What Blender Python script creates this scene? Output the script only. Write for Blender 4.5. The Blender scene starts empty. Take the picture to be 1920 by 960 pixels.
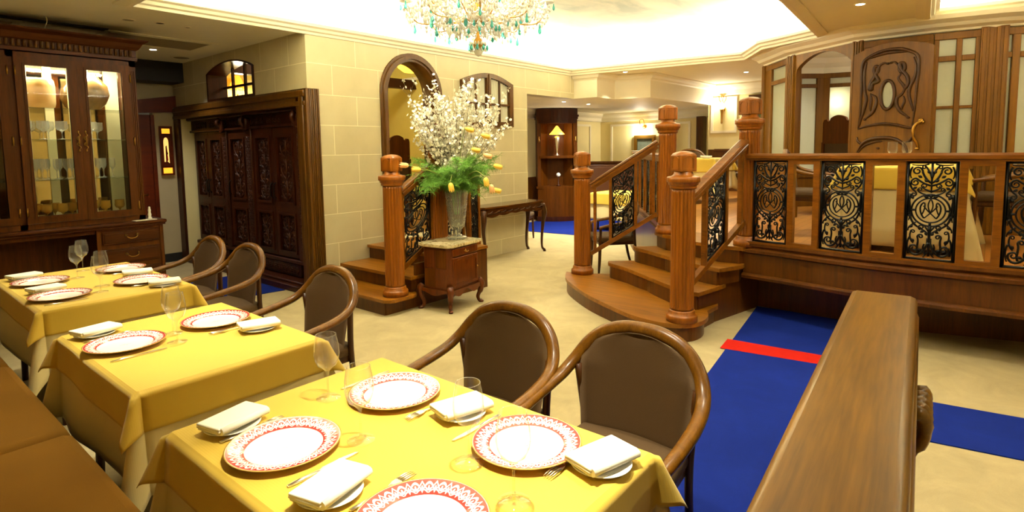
import bpy, bmesh, math, random
from mathutils import Vector, Matrix
from mathutils.geometry import tessellate_polygon
random.seed(11)
PI = math.pi
S = bpy.context.scene
COL = S.collection

# ------------------------------------------------------------------ camera
F, CY, YAW, PITCH, ROLL, EYE = 1075.17, 376.0, .87576401, .08969699, -.01422128, 1.57
_f = Vector((math.sin(YAW)*math.cos(PITCH), math.cos(YAW)*math.cos(PITCH), -math.sin(PITCH)))
_r0 = Vector((math.cos(YAW), -math.sin(YAW), 0)); _u0 = _r0.cross(_f)
_c, _s = math.cos(ROLL), math.sin(ROLL)
RIGHT, UP, FWD = _c*_r0 + _s*_u0, -_s*_r0 + _c*_u0, _f
cd = bpy.data.cameras.new('camera'); cam = bpy.data.objects.new('camera', cd); COL.objects.link(cam)
cam.matrix_world = Matrix(((RIGHT.x, UP.x, -FWD.x, 0), (RIGHT.y, UP.y, -FWD.y, 0), (RIGHT.z, UP.z, -FWD.z, EYE), (0, 0, 0, 1)))
cd.sensor_width = 36; cd.sensor_fit = 'HORIZONTAL'; cd.lens = F/1920*36
cd.shift_y = -(480-CY)/1920; cd.clip_start = .05
S.camera = cam

# survey of the photograph: the point of a known plane that is seen at a pixel
def _ray(x, y): return RIGHT*((x-960)/F) - UP*((y-CY)/F) + FWD
def pz(x, y, z): r = _ray(x, y); return Vector((0, 0, EYE)) + r*((z-EYE)/r.z)
def px(x, y, X): r = _ray(x, y); return Vector((0, 0, EYE)) + r*(X/r.x)
def py(x, y, Y): r = _ray(x, y); return Vector((0, 0, EYE)) + r*(Y/r.y)

# ------------------------------------------------------------------ world, exposure
w = bpy.data.worlds.new('world'); S.world = w; w.use_nodes = True
w.node_tree.nodes['Background'].inputs[0].default_value = (1, .8, .5, 1)
w.node_tree.nodes['Background'].inputs[1].default_value = .05
S.view_settings.view_transform = 'Standard'; S.view_settings.look = 'None'
S.view_settings.gamma = 1; S.view_settings.use_curve_mapping = False
S.view_settings.exposure = 0.17
WARM = (1, .95, .74); SOFT = (1, .96, .80); COVE = (1, .97, .82)
COVE_W = 27.0      # watts per metre of cove strip
TABLE_W = 430; ROOM_W = 210

def light(kind, name, loc, energy, color=WARM, size=.05, spot=None, blend=.5, to=(0, 0, -1), size_y=None, parent=None):
    ld = bpy.data.lights.new(name, kind); ld.energy = energy; ld.color = color
    if kind == 'AREA':
        ld.size = size
        if size_y: ld.shape = 'RECTANGLE'; ld.size_y = size_y
    else: ld.shadow_soft_size = size
    if kind == 'SPOT': ld.spot_size = math.radians(spot); ld.spot_blend = blend
    o = bpy.data.objects.new(name, ld); COL.objects.link(o)
    o.location = loc; o.rotation_euler = Vector(to).to_track_quat('-Z', 'Y').to_euler()
    if parent: o.parent = parent
    return o

# plan of the ceiling tray with the cove lights (x, y), anticlockwise seen from above
ZC = 2.83
TRAY = [(1.75, 5.58), (1.75, 1.40), (5.5, 1.44), (7.46, 1.58), (7.87, 2.32), (8.63, 2.78), (8.29, 5.58)]
TRAY2 = [(2.5, .2), (2.5, -2.6), (7.2, -2.6), (7.36, -.15), (7.31, .55)]
def cove_lights(poly, wpm, z, inset):
    n = len(poly)
    for i in range(n):
        a, b = Vector(poly[i]), Vector(poly[(i+1) % n])
        d = (b-a); L = d.length; d /= L
        nin = Vector((-d.y, d.x))                       # points into the tray
        m = (a+b)/2 + nin*inset
        o = light('AREA', 'cove_strip_light', (m.x, m.y, z), wpm*L, COVE, max(L-.12, .1), size_y=.04, to=(nin.x*.35, nin.y*.35, 1))
        # long side along the edge
        zax = -Vector((nin.x*.35, nin.y*.35, 1)).normalized(); xax = Vector((d.x, d.y, 0)); yax = zax.cross(xax)
        o.matrix_world = Matrix(((xax.x, yax.x, zax.x, m.x), (xax.y, yax.y, zax.y, m.y), (xax.z, yax.z, zax.z, z), (0, 0, 0, 1)))
cove_lights(TRAY, COVE_W, 2.915, -.05)
cove_lights(TRAY2, COVE_W*.55, 2.915, -.05)

# ------------------------------------------------------------------ materials
def lin(c):
    return tuple(((v/255)/12.92 if v/255 <= .04045 else ((v/255+.055)/1.055)**2.4) for v in c) + (1,)
class NT:
    def __init__(s, name):
        s.m = bpy.data.materials.new(name); s.m.use_nodes = True; s.t = s.m.node_tree; s.N = s.t.nodes
        s.p = s.N['Principled BSDF']
    def n(s, typ, **k):
        o = s.N.new(typ)
        for a, b in k.items():
            if a.startswith('i_'):
                key = a[2:]; key = int(key) if key.isdigit() else key.replace('_', ' ')
                o.inputs[key].default_value = b
            else: setattr(o, a, b)
        return o
    def l(s, a, b): s.t.links.new(a, b)
    def math(s, op, a, b=None, c=None):
        o = s.N.new('ShaderNodeMath'); o.operation = op
        for i, v in enumerate((a, b, c)):
            if v is None: continue
            if isinstance(v, (int, float)): o.inputs[i].default_value = v
            else: s.l(v, o.inputs[i])
        return o.outputs[0]
    def mix(s, f, a, b):
        o = s.N.new('ShaderNodeMix'); o.data_type = 'RGBA'
        if isinstance(f, (int, float)): o.inputs[0].default_value = f
        else: s.l(f, o.inputs[0])
        for i, v in ((6, a), (7, b)):
            if isinstance(v, tuple): o.inputs[i].default_value = v
            else: s.l(v, o.inputs[i])
        return o.outputs[2]
    def obj(s, scale=(1, 1, 1), rot=(0, 0, 0)):
        tc = s.n('ShaderNodeTexCoord'); mp = s.n('ShaderNodeMapping')
        mp.inputs['Scale'].default_value = scale; mp.inputs['Rotation'].default_value = rot
        s.l(tc.outputs['Object'], mp.inputs[0]); return mp.outputs[0]
    def bump(s, h, strength=.2, dist=.01):
        b = s.n('ShaderNodeBump'); b.inputs['Strength'].default_value = strength; b.inputs['Distance'].default_value = dist
        s.l(h, b.inputs['Height']); s.l(b.outputs[0], s.p.inputs['Normal'])

def plain(name, c, rough=.6, metal=0, var=.08, scale=8, bump=0, bscale=120, spec=None, coat=0, sheen=0):
    m = NT(name); v = m.obj()
    nz = m.n('ShaderNodeTexNoise', i_Scale=scale, i_Detail=4.0); m.l(v, nz.inputs[0])
    a = lin(c); lo = tuple(x*(1-var) for x in a[:3])+(1,); hi = tuple(min(x*(1+var), 1) for x in a[:3])+(1,)
    m.l(m.mix(nz.outputs[0], lo, hi), m.p.inputs['Base Color'])
    m.p.inputs['Roughness'].default_value = rough; m.p.inputs['Metallic'].default_value = metal
    if spec is not None: m.p.inputs['Specular IOR Level'].default_value = spec
    if coat: m.p.inputs['Coat Weight'].default_value = coat; m.p.inputs['Coat Roughness'].default_value = .15
    if sheen: m.p.inputs['Sheen Weight'].default_value = sheen
    if bump:
        n2 = m.n('ShaderNodeTexNoise', i_Scale=bscale, i_Detail=2.0); m.l(v, n2.inputs[0]); m.bump(n2.outputs[0], bump, .004)
    return m.m
def wood(name, c1, c2, axis='Z', scale=1.0, rough=.35, coat=.3, ring=14, spec=.24):
    m = NT(name)
    st = {'X': (.06, 1, 1), 'Y': (1, .06, 1), 'Z': (1, 1, .06)}[axis]
    v = m.obj(tuple(k*scale for k in st))
    n1 = m.n('ShaderNodeTexNoise', i_Scale=ring, i_Detail=6.0, i_Roughness=.65, i_Distortion=.6); m.l(v, n1.inputs[0])
    n2 = m.n('ShaderNodeTexNoise', i_Scale=ring*9, i_Detail=3.0); m.l(v, n2.inputs[0])
    f = m.math('ADD', m.math('MULTIPLY', n1.outputs[0], .75), m.math('MULTIPLY', n2.outputs[0], .35))
    r = m.n('ShaderNodeValToRGB'); r.color_ramp.elements[0].position = .34; r.color_ramp.elements[1].position = .72
    r.color_ramp.elements[0].color = lin(c1); r.color_ramp.elements[1].color = lin(c2); m.l(f, r.inputs[0])
    m.l(r.outputs[0], m.p.inputs['Base Color'])
    m.p.inputs['Roughness'].default_value = rough; m.p.inputs['Coat Weight'].default_value = coat*.45; m.p.inputs['Coat Roughness'].default_value = .2
    m.bump(f, .08, .003); m.p.inputs['Specular IOR Level'].default_value = spec
    return m.m
def glow(name, c, strength):
    m = NT(name); v = m.obj(); nz = m.n('ShaderNodeTexNoise', i_Scale=20.0); m.l(v, nz.inputs[0])
    a = lin(c); m.l(m.mix(nz.outputs[0], tuple(x*.8 for x in a[:3])+(1,), a), m.p.inputs['Emission Color'])
    m.p.inputs['Emission Strength'].default_value = strength; m.p.inputs['Base Color'].default_value = a
    return m.m
def thin_glass(name, tint=(255, 255, 255), gloss=1.0, rough=.02, body=0.0, bodyc=(235, 235, 225)):
    m = NT(name); N = m.N; out = N['Material Output']; N.remove(m.p)
    tr = m.n('ShaderNodeBsdfTransparent'); tr.inputs[0].default_value = lin(tint)
    gl = m.n('ShaderNodeBsdfGlossy'); gl.inputs['Roughness'].default_value = rough
    lw = m.n('ShaderNodeLayerWeight'); lw.inputs[0].default_value = .35
    nz = m.n('ShaderNodeTexNoise', i_Scale=3.0); m.l(m.obj(), nz.inputs[0])
    f = m.math('MULTIPLY', m.math('ADD', m.math('MULTIPLY', m.math('POWER', lw.outputs['Facing'], 1.8), m.math('ADD', m.math('MULTIPLY', nz.outputs[0], .1), .85)), .03), gloss)
    mx = m.n('ShaderNodeMixShader'); m.l(f, mx.inputs[0]); m.l(tr.outputs[0], mx.inputs[1]); m.l(gl.outputs[0], mx.inputs[2])
    last = mx.outputs[0]
    if body:
        df = m.n('ShaderNodeBsdfDiffuse'); df.inputs[0].default_value = lin(bodyc)
        m2 = m.n('ShaderNodeMixShader'); m2.inputs[0].default_value = body; m.l(last, m2.inputs[1]); m.l(df.outputs[0], m2.inputs[2]); last = m2.outputs[0]
    m.l(last, out.inputs[0]); return m.m
def frosted(name, c=(232, 234, 216), a=.55):
    m = NT(name); N = m.N; out = N['Material Output']; N.remove(m.p)
    nz = m.n('ShaderNodeTexNoise', i_Scale=40.0); m.l(m.obj(), nz.inputs[0])
    tl = m.n('ShaderNodeBsdfTranslucent'); m.l(m.mix(nz.outputs[0], lin(tuple(k*.95 for k in c)), lin(c)), tl.inputs[0])
    gl = m.n('ShaderNodeBsdfGlossy'); gl.inputs['Roughness'].default_value = .35; gl.inputs[0].default_value = lin(c)
    df = m.n('ShaderNodeBsdfDiffuse'); df.inputs[0].default_value = lin(c)
    m1 = m.n('ShaderNodeMixShader'); m1.inputs[0].default_value = .35; m.l(tl.outputs[0], m1.inputs[1]); m.l(df.outputs[0], m1.inputs[2])
    m2 = m.n('ShaderNodeMixShader'); m2.inputs[0].default_value = .15; m.l(m1.outputs[0], m2.inputs[1]); m.l(gl.outputs[0], m2.inputs[2])
    m.l(m2.outputs[0], out.inputs[0]); return m.m

def stone_mat(name, axis):
    m = NT(name); tc = m.n('ShaderNodeTexCoord'); sp = m.n('ShaderNodeSeparateXYZ'); cb = m.n('ShaderNodeCombineXYZ')
    m.l(tc.outputs['Object'], sp.inputs[0]); m.l(m.math('ADD', sp.outputs[axis], {0: .075, 1: -.04}[axis]), cb.inputs[0])
    m.l(m.math('ADD', sp.outputs[2], 2.0628), cb.inputs[1])
    b = m.n('ShaderNodeTexBrick'); b.offset = .5; m.l(cb.outputs[0], b.inputs[0])
    b.inputs['Scale'].default_value = 1.0; b.inputs['Mortar Size'].default_value = .004; b.inputs['Mortar Smooth'].default_value = .3
    b.inputs['Brick Width'].default_value = .62; b.inputs['Row Height'].default_value = .3266
    b.inputs['Color1'].default_value = lin((208, 196, 158)); b.inputs['Color2'].default_value = lin((200, 186, 147)); b.inputs['Mortar'].default_value = lin((244, 235, 204))
    nz = m.n('ShaderNodeTexNoise', i_Scale=2.2, i_Detail=7.0, i_Roughness=.6, i_Distortion=1.0); m.l(tc.outputs['Object'], nz.inputs[0])
    mm = m.n('ShaderNodeMix', data_type='RGBA', blend_type='MULTIPLY'); mm.inputs[0].default_value = .35
    m.l(b.outputs[0], mm.inputs[6]); cr = m.n('ShaderNodeValToRGB'); cr.color_ramp.elements[0].position = .3; cr.color_ramp.elements[0].color = (.7, .68, .62, 1); cr.color_ramp.elements[1].position = .65
    m.l(nz.outputs[0], cr.inputs[0]); m.l(cr.outputs[0], mm.inputs[7]); m.l(mm.outputs[2], m.p.inputs['Base Color'])
    m.p.inputs['Roughness'].default_value = .55
    m.bump(b.outputs['Fac'], .12, .004); return m.m

def carpet(name, c, var=.16):
    m = NT(name); v = m.obj()
    n1 = m.n('ShaderNodeTexNoise', i_Scale=3.0, i_Detail=6.0, i_Roughness=.7, i_Distortion=.8); m.l(v, n1.inputs[0])
    n2 = m.n('ShaderNodeTexNoise', i_Scale=260.0, i_Detail=2.0); m.l(v, n2.inputs[0])
    a = lin(c); f = m.math('ADD', m.math('MULTIPLY', n1.outputs[0], .75), m.math('MULTIPLY', n2.outputs[0], .25))
    m.l(m.mix(f, tuple(x*(1-var*2) for x in a[:3])+(1,), tuple(min(1, x*(1+var*1.6)) for x in a[:3])+(1,)), m.p.inputs['Base Color'])
    m.p.inputs['Roughness'].default_value = .95; m.p.inputs['Specular IOR Level'].default_value = .1
    m.bump(n2.outputs[0], .35, .004); return m.m

def plate_mat():
    m = NT('charger_porcelain'); tc = m.n('ShaderNodeTexCoord'); sp = m.n('ShaderNodeSeparateXYZ'); m.l(tc.outputs['Object'], sp.inputs[0])
    x, y = sp.outputs[0], sp.outputs[1]
    r = m.math('SQRT', m.math('ADD', m.math('MULTIPLY', x, x), m.math('MULTIPLY', y, y)))
    a = m.math('ARCTAN2', y, x)
    t = m.math('DIVIDE', m.math('SUBTRACT', r, .106), .047)          # 0..1 over the border
    K = 24
    # two interlaced scalloped waves plus petal dots make the lacy border
    s1 = m.math('ABSOLUTE', m.math('SINE', m.math('MULTIPLY', a, K/2)))
    w1 = m.math('ABSOLUTE', m.math('SUBTRACT', t, m.math('ADD', .16, m.math('MULTIPLY', s1, .6))))
    w3 = m.math('ABSOLUTE', m.math('SUBTRACT', t, m.math('SUBTRACT', .84, m.math('MULTIPLY', s1, .55))))
    c1 = m.math('ABSOLUTE', m.math('COSINE', m.math('MULTIPLY', a, K/2)))
    w2 = m.math('ABSOLUTE', m.math('SUBTRACT', t, m.math('ADD', .08, m.math('MULTIPLY', c1, .25))))
    lace = m.math('MAXIMUM', m.math('MAXIMUM', m.math('LESS_THAN', w1, .085), m.math('LESS_THAN', w3, .075)), m.math('LESS_THAN', w2, .05))
    dots = m.math('LESS_THAN', m.math('ADD', m.math('POWER', m.math('MULTIPLY', m.math('SUBTRACT', t, .42), 4.0), 2.0), m.math('POWER', m.math('MULTIPLY', m.math('SINE', m.math('MULTIPLY', a, K)), 1.6), 2.0)), .42)
    white = m.math('MAXIMUM', lace, dots)
    inb = m.math('MULTIPLY', m.math('GREATER_THAN', t, .10), m.math('LESS_THAN', t, .90))
    red_all = m.math('MULTIPLY', m.math('GREATER_THAN', t, 0.0), m.math('LESS_THAN', t, 1.0))
    redm = m.math('MULTIPLY', red_all, m.math('SUBTRACT', 1.0, m.math('MULTIPLY', inb, white)))
    col = m.mix(redm, lin((243, 240, 228)), lin((180, 60, 52)))
    gold = m.math('GREATER_THAN', r, .1535)
    col = m.mix(gold, col, lin((190, 150, 70)))
    nz = m.n('ShaderNodeTexNoise', i_Scale=260.0, i_Detail=1.0); m.l(tc.outputs['Object'], nz.inputs[0])
    crest = m.math('MULTIPLY', m.math('LESS_THAN', m.math('ADD', m.math('ABSOLUTE', m.math('MULTIPLY', x, .6)), m.math('ABSOLUTE', y)), .016), m.math('GREATER_THAN', nz.outputs[0], .55))
    col = m.mix(m.math('MULTIPLY', crest, .6), col, lin((150, 140, 110)))
    m.l(col, m.p.inputs['Base Color']); m.p.inputs['Roughness'].default_value = .12; m.p.inputs['Coat Weight'].default_value = .4
    return m.m

def cloth_mat(name, c, rib=260, c2=None):
    m = NT(name); v = m.obj()
    wv = m.n('ShaderNodeTexWave', i_Scale=rib/6.28, i_Distortion=.6, i_Detail=1.0); wv.bands_direction = 'X'; m.l(v, wv.inputs[0])
    nz = m.n('ShaderNodeTexNoise', i_Scale=3.0, i_Detail=3.0); m.l(v, nz.inputs[0])
    a = lin(c); m.l(m.mix(nz.outputs[0], tuple(x*.9 for x in a[:3])+(1,), tuple(min(1, x*1.08) for x in a[:3])+(1,)), m.p.inputs['Base Color'])
    m.p.inputs['Roughness'].default_value = .75; m.p.inputs['Sheen Weight'].default_value = .15
    m.bump(wv.outputs[0], .05, .002); return m.m

M = {}
M['carpet'] = carpet('cream_carpet', (176, 159, 120), .24)
M['blue'] = carpet('blue_carpet', (16, 36, 122), .22)
M['red'] = carpet('red_carpet', (186, 30, 20), .1)
M['stoneA'] = stone_mat('limestone_blocks_x', 0)
M['stoneB'] = stone_mat('limestone_blocks_y', 1)
M['ceiling'] = plain('ceiling_paint', (236, 228, 200), .8, var=.03)
M['white'] = plain('white_plaster', (236, 226, 196), .6, var=.03)
M['cream'] = plain('cream_wall_paint', (234, 218, 158), .7, var=.03)
M['yellowwall'] = plain('yellow_wall_paint', (212, 194, 100), .75, var=.04)
M['greywall'] = plain('grey_wall_paint', (184, 168, 132), .8, var=.04)
M['black'] = plain('black_paint', (10, 9, 9), .6)
M['oak'] = wood('oak_treads', (96, 56, 6), (148, 92, 16), 'Y', 1.2)
M['oakz'] = wood('oak_newel', (98, 50, 4), (148, 84, 14), 'Z', 1.5, rough=.35, coat=.25)
M['fascia'] = wood('veneer_fascia', (62, 31, 3), (96, 52, 8), 'Z', 1.4)
M['railx'] = wood('oak_rail', (78, 41, 3), (128, 74, 12), 'Y', 1.4, rough=.32, coat=.3)
M['frame'] = wood('brown_frame_wood', (58, 33, 4), (96, 60, 11), 'Z', 1.3, coat=.2)
M['dark'] = wood('dark_carved_wood', (34, 12, 1), (70, 28, 4), 'Z', 1.5, rough=.4, coat=.2)
M['hutch'] = wood('mahogany_hutch', (58, 28, 3), (98, 52, 9), 'Z', 1.2, rough=.4, coat=.05, spec=.1)
M['hutchx'] = wood('mahogany_hutch_long', (48, 21, 2), (82, 41, 7), 'X', 1.2, rough=.4, coat=.05, spec=.1)
M['chairwood'] = wood('chair_beech_stained', (70, 40, 3), (112, 70, 9), 'Z', 2.0, rough=.32, coat=.2)
M['chairdark'] = wood('chair_leg_dark', (46, 22, 2), (74, 39, 6), 'Z', 2.0, rough=.38, coat=.2)
M['ledge'] = wood('walnut_ledge', (66, 42, 4), (124, 84, 15), 'X', 1.0, rough=.32, coat=.3, ring=10)
M['commode'] = wood('kingwood_veneer', (60, 22, 2), (100, 45, 6), 'Z', 3.0, rough=.3, coat=.3)
M['rosewood'] = wood('rosewood', (40, 18, 2), (76, 38, 7), 'X', 3.0, rough=.28, coat=.4)
M['doorwood'] = wood('door_oak', (86, 54, 4), (126, 82, 12), 'Z', 1.2, rough=.45, coat=.12)
M['carve'] = wood('carved_relief_wood', (46, 24, 2), (80, 45, 7), 'Z', 2.0, rough=.35, coat=.3)
M['redwood'] = wood('red_brown_lintel', (74, 22, 3), (104, 36, 7), 'X', 1.0)
M['iron'] = plain('black_wrought_iron', (13, 13, 14), .3, metal=.6, var=.2)
M['fabric'] = plain('brown_chair_fabric', (70, 46, 6), .8, var=.06, bump=.3, bscale=420)
M['bench'] = plain('tan_suede_bench', (110, 74, 18), .9, var=.12, scale=4, bump=.2, bscale=300, spec=.1)
M['yellow'] = cloth_mat('yellow_damask_cloth', (202, 167, 50))
M['under'] = cloth_mat('cream_undercloth', (214, 196, 140), 300)
M['napkin'] = cloth_mat('white_napkin_linen', (246, 238, 214), 700)
M['plate'] = plate_mat()
M['china'] = plain('white_china', (244, 241, 230), .12, coat=.4, var=.02)
M['gold'] = plain('gilt_edge', (186, 140, 60), .3, metal=.9)
M['brass'] = plain('aged_brass', (170, 128, 58), .3, metal=1)
M['silver'] = plain('silver_cutlery', (236, 232, 222), .28, metal=1, var=.02)
M['glass'] = thin_glass('clear_wine_glass', (253, 253, 250), 1.0, .02, .035, (255, 255, 250))
M['pane'] = thin_glass('cabinet_pane', (250, 250, 246), .55)
M['cut'] = thin_glass('cut_crystal', (246, 248, 244), 1.5, .04, .08, (250, 250, 244))
M['cabglass'] = thin_glass('display_glass', (248, 248, 242), 1.5, .05, .26)
M['flask'] = plain('painted_amber_flask', (120, 92, 46), .25, var=.75, scale=13, coat=.5)
M['goldglass'] = thin_glass('gold_band_glass', (230, 190, 90), 1.3, .08, .45, (220, 176, 72))
M['amber'] = thin_glass('amber_art_glass', (222, 190, 120), 1.0, .15,   .55, (196, 178, 122))
M['shelfglass'] = thin_glass('green_shelf_glass', (246, 251, 247), 1.1)
M['frost'] = frosted('frosted_glass')
M['drop'] = thin_glass('crystal_drop_clear', (250, 248, 240), 1.8, .08, .6, (252, 252, 248))
M['teal'] = thin_glass('crystal_drop_teal', (150, 215, 212), 1.2, .05, .45, (90, 190, 190))
M['mirror'] = plain('cabinet_mirror', (196, 180, 140), .04, metal=1, var=.02)
M['polish'] = wood('polished_table_top', (52, 26, 3), (92, 50, 9), 'X', 3.0, rough=.15, coat=1.0)
M['marble'] = None
def marble():
    m = NT('veined_marble'); v = m.obj()
    n1 = m.n('ShaderNodeTexNoise', i_Scale=7.0, i_Detail=8.0, i_Roughness=.7, i_Distortion=2.5); m.l(v, n1.inputs[0])
    r = m.n('ShaderNodeValToRGB'); e = r.color_ramp.elements; e[0].position = .40; e[0].color = lin((150, 128, 84)); e[1].position = .52; e[1].color = lin((226, 212, 170))
    m.l(n1.outputs[0], r.inputs[0]); m.l(r.outputs[0], m.p.inputs['Base Color']); m.p.inputs['Roughness'].default_value = .18; return m.m
M['marble'] = marble()
def sky_paint():
    m = NT('painted_sky_ceiling'); v = m.obj((1, 1.6, 1))
    n1 = m.n('ShaderNodeTexNoise', i_Scale=1.1, i_Detail=7.0, i_Roughness=.6, i_Distortion=.6); m.l(v, n1.inputs[0])
    r = m.n('ShaderNodeValToRGB'); e = r.color_ramp.elements; e[0].position = .38; e[0].color = lin((178, 182, 156)); e[1].position = .66; e[1].color = lin((232, 222, 188))
    m.l(n1.outputs[0], r.inputs[0]); m.l(r.outputs[0], m.p.inputs['Base Color']); m.p.inputs['Roughness'].default_value = .8; return m.m
M['skypaint'] = sky_paint()
def parquet():
    m = NT('platform_plank_floor'); v = m.obj()
    b = m.n('ShaderNodeTexBrick'); m.l(v, b.inputs[0]); b.inputs['Scale'].default_value = 1; b.inputs['Brick Width'].default_value = 1.1; b.inputs['Row Height'].default_value = .09
    b.inputs['Mortar Size'].default_value = .002; b.inputs['Color1'].default_value = lin((186, 128, 58)); b.inputs['Color2'].default_value = lin((160, 104, 44)); b.inputs['Mortar'].default_value = lin((90, 54, 22))
    m.l(b.outputs[0], m.p.inputs['Base Color']); m.p.inputs['Roughness'].default_value = .3; return m.m
M['parquet'] = parquet()
M['bulb'] = glow('lamp_glow', (255, 226, 160), 26)
M['bulbsoft'] = glow('shade_glow', (255, 190, 60), 3.2)
M['shade'] = glow('orange_shade_glow', (255, 150, 40), 2.2)
M['lens'] = glow('downlight_lens', (255, 240, 214), 22)
M['litpic'] = glow('lit_amber_glass', (255, 170, 40), 1.5)
M['litpale'] = glow('lit_pale_glass', (250, 205, 110), 1.15)
M['blossom'] = plain('white_blossom', (255, 248, 230), .7, var=.04)
M['twig'] = plain('blossom_twig', (96, 78, 40), .7)
M['fern'] = plain('fern_green', (92, 140, 30), .7, var=.35, scale=14)
M['stem'] = plain('tulip_stem', (120, 134, 50), .6)
M['tulip'] = plain('tulip_petal', (250, 204, 84), .5, var=.12, scale=18)
M['tulippink'] = plain('tulip_petal_pink', (246, 190, 130), .5, var=.12, scale=18)
M['curtain'] = plain('sheer_curtain', (214, 212, 190), .8)
M['paintpic'] = plain('landscape_painting', (104, 112, 96), .5, var=.6, scale=14)
M['greenpic'] = plain('green_painting', (88, 112, 56), .5, var=.5, scale=6)
M['grille'] = plain('vent_grille_paint', (150, 134, 100), .6)
M['purple'] = glow('stained_purple_glass', (150, 70, 170), 1.0)
M['upholstery2'] = plain('brown_booth_leather', (104, 56, 24), .45, coat=.2)

# ------------------------------------------------------------------ mesh builder
class B:
    def __init__(s): s.bm = bmesh.new()
    def face(s, vs, smooth=False):
        try: f = s.bm.faces.new(vs); f.smooth = smooth; return f
        except ValueError: return None
    def v(s, p): return s.bm.verts.new(p)
    def box(s, c, d, rz=0, bev=0, seg=2, M4=None):
        m = Matrix.Translation(c) @ Matrix.Rotation(rz, 4, 'Z')
        if M4 is not None: m = M4 @ m
        r = bmesh.ops.create_cube(s.bm, size=1, matrix=m @ Matrix.Diagonal((d[0], d[1], d[2], 1)))
        if bev:
            es = list({e for vv in r['verts'] for e in vv.link_edges})
            q = bmesh.ops.bevel(s.bm, geom=es, offset=min(bev, min(d)*.49), segments=seg, profile=.5, affect='EDGES')
            for f in q['faces']: f.smooth = True
        return s
    def b2(s, lo, hi, bev=0, M4=None):
        return s.box([(a+b)/2 for a, b in zip(lo, hi)], [abs(b-a) for a, b in zip(lo, hi)], 0, bev, 2, M4)
    def lathe(s, prof, c=(0, 0, 0), seg=24, M4=None, wob=None):
        c = Vector(c); rings = []
        for r, z in prof:
            if r < 1e-6: p = c+Vector((0, 0, z)); rings.append([s.v(M4 @ p if M4 else p)])
            else:
                ring = []
                for i in range(seg):
                    a = 2*PI*i/seg; rr = r*(wob(a, z) if wob else 1)
                    p = c+Vector((rr*math.cos(a), rr*math.sin(a), z)); ring.append(s.v(M4 @ p if M4 else p))
                rings.append(ring)
        for A, Bq in zip(rings, rings[1:]):
            for i in range(seg):
                j = (i+1) % seg
                if len(A) == 1 and len(Bq) == 1: continue
                if len(A) == 1: s.face([A[0], Bq[j], Bq[i]][::-1], True)
                elif len(Bq) == 1: s.face([A[i], A[j], Bq[0]], True)
                else: s.face([A[i], A[j], Bq[j], Bq[i]], True)
        return s
    def tube(s, pts, r, seg=8, closed=False, flat=1.0, up=None, caps=True):
        pts = [Vector(p) for p in pts]; n = len(pts)
        rad = r if isinstance(r, (list, tuple)) else [r]*n
        T = []
        for i in range(n):
            if closed: t = pts[(i+1) % n]-pts[i-1]
            else: t = pts[min(i+1, n-1)]-pts[max(i-1, 0)]
            T.append(t.normalized() if t.length > 1e-9 else Vector((0, 0, 1)))
        up = Vector(up) if up else (Vector((0, 0, 1)) if abs(T[0].z) < .9 else Vector((1, 0, 0)))
        nx = T[0].cross(up).normalized(); rings = []
        for i in range(n):
            nx = (nx - T[i]*nx.dot(T[i])); nx = nx.normalized() if nx.length > 1e-6 else T[i].orthogonal().normalized()
            ny = T[i].cross(nx)
            rings.append([s.v(pts[i] + nx*(rad[i]*math.cos(2*PI*k/seg)) + ny*(rad[i]*flat*math.sin(2*PI*k/seg))) for k in range(seg)])
        R = rings + ([rings[0]] if closed else [])
        for A, Bq in zip(R, R[1:]):
            for k in range(seg): s.face([A[k], A[(k+1) % seg], Bq[(k+1) % seg], Bq[k]], True)
        if not closed and caps: s.face(rings[0][::-1]); s.face(rings[-1])
        return s
    def shape(s, loops, t, M4, smooth=False):
        """filled 2-D outline (first loop) with holes, thickness t along local z of M4 (from 0 to t)"""
        L = [[Vector((p[0], p[1], 0)) for p in lp] for lp in loops]
        flat = [p for lp in L for p in lp]; tri = tessellate_polygon(L)
        A = [s.v(M4 @ p) for p in flat]; Bv = [s.v(M4 @ (p+Vector((0, 0, t)))) for p in flat]
        for a, b, c in tri:
            s.face([A[a], A[b], A[c]]); s.face([Bv[c], Bv[b], Bv[a]])
        o = 0
        for lp in L:
            n = len(lp)
            for i in range(n):
                j = (i+1) % n; s.face([A[o+i], A[o+j], Bv[o+j], Bv[o+i]], smooth)
            o += n
        return s
    def sweep(s, path, prof, closed=True):
        """profile (offset to the left of travel, z) swept round a plan polygon with mitred corners"""
        n = len(path); P = [Vector(p) for p in path]; rows = []
        for i in range(n):
            if closed or 0 < i < n-1:
                d0 = (P[i]-P[i-1]).normalized(); d1 = (P[(i+1) % n]-P[i]).normalized()
            elif i == 0: d0 = d1 = (P[1]-P[0]).normalized()
            else: d0 = d1 = (P[i]-P[i-1]).normalized()
            n0 = Vector((-d0.y, d0.x)); n1 = Vector((-d1.y, d1.x)); m = (n0+n1); m = m/max(m.dot(n0), .2)
            rows.append([s.v((P[i].x+m.x*o, P[i].y+m.y*o, z)) for o, z in prof])
        R = rows + ([rows[0]] if closed else [])
        for A, Bq in zip(R, R[1:]):
            for k in range(len(prof)-1): s.face([A[k], Bq[k], Bq[k+1], A[k+1]])
        if not closed: s.face(rows[0]); s.face(rows[-1][::-1])
        return s

def frameM(o, u, v):
    u = Vector(u).normalized(); v = Vector(v).normalized(); n = u.cross(v)
    return Matrix(((u.x, v.x, n.x, o[0]), (u.y, v.y, n.y, o[1]), (u.z, v.z, n.z, o[2]), (0, 0, 0, 1)))
XZ = lambda o: frameM(o, (1, 0, 0), (0, 0, 1))         # local z -> -Y
YZ = lambda o: frameM(o, (0, 1, 0), (0, 0, 1))         # local z -> +X
XY = lambda z: Matrix.Translation((0, 0, z))

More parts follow.
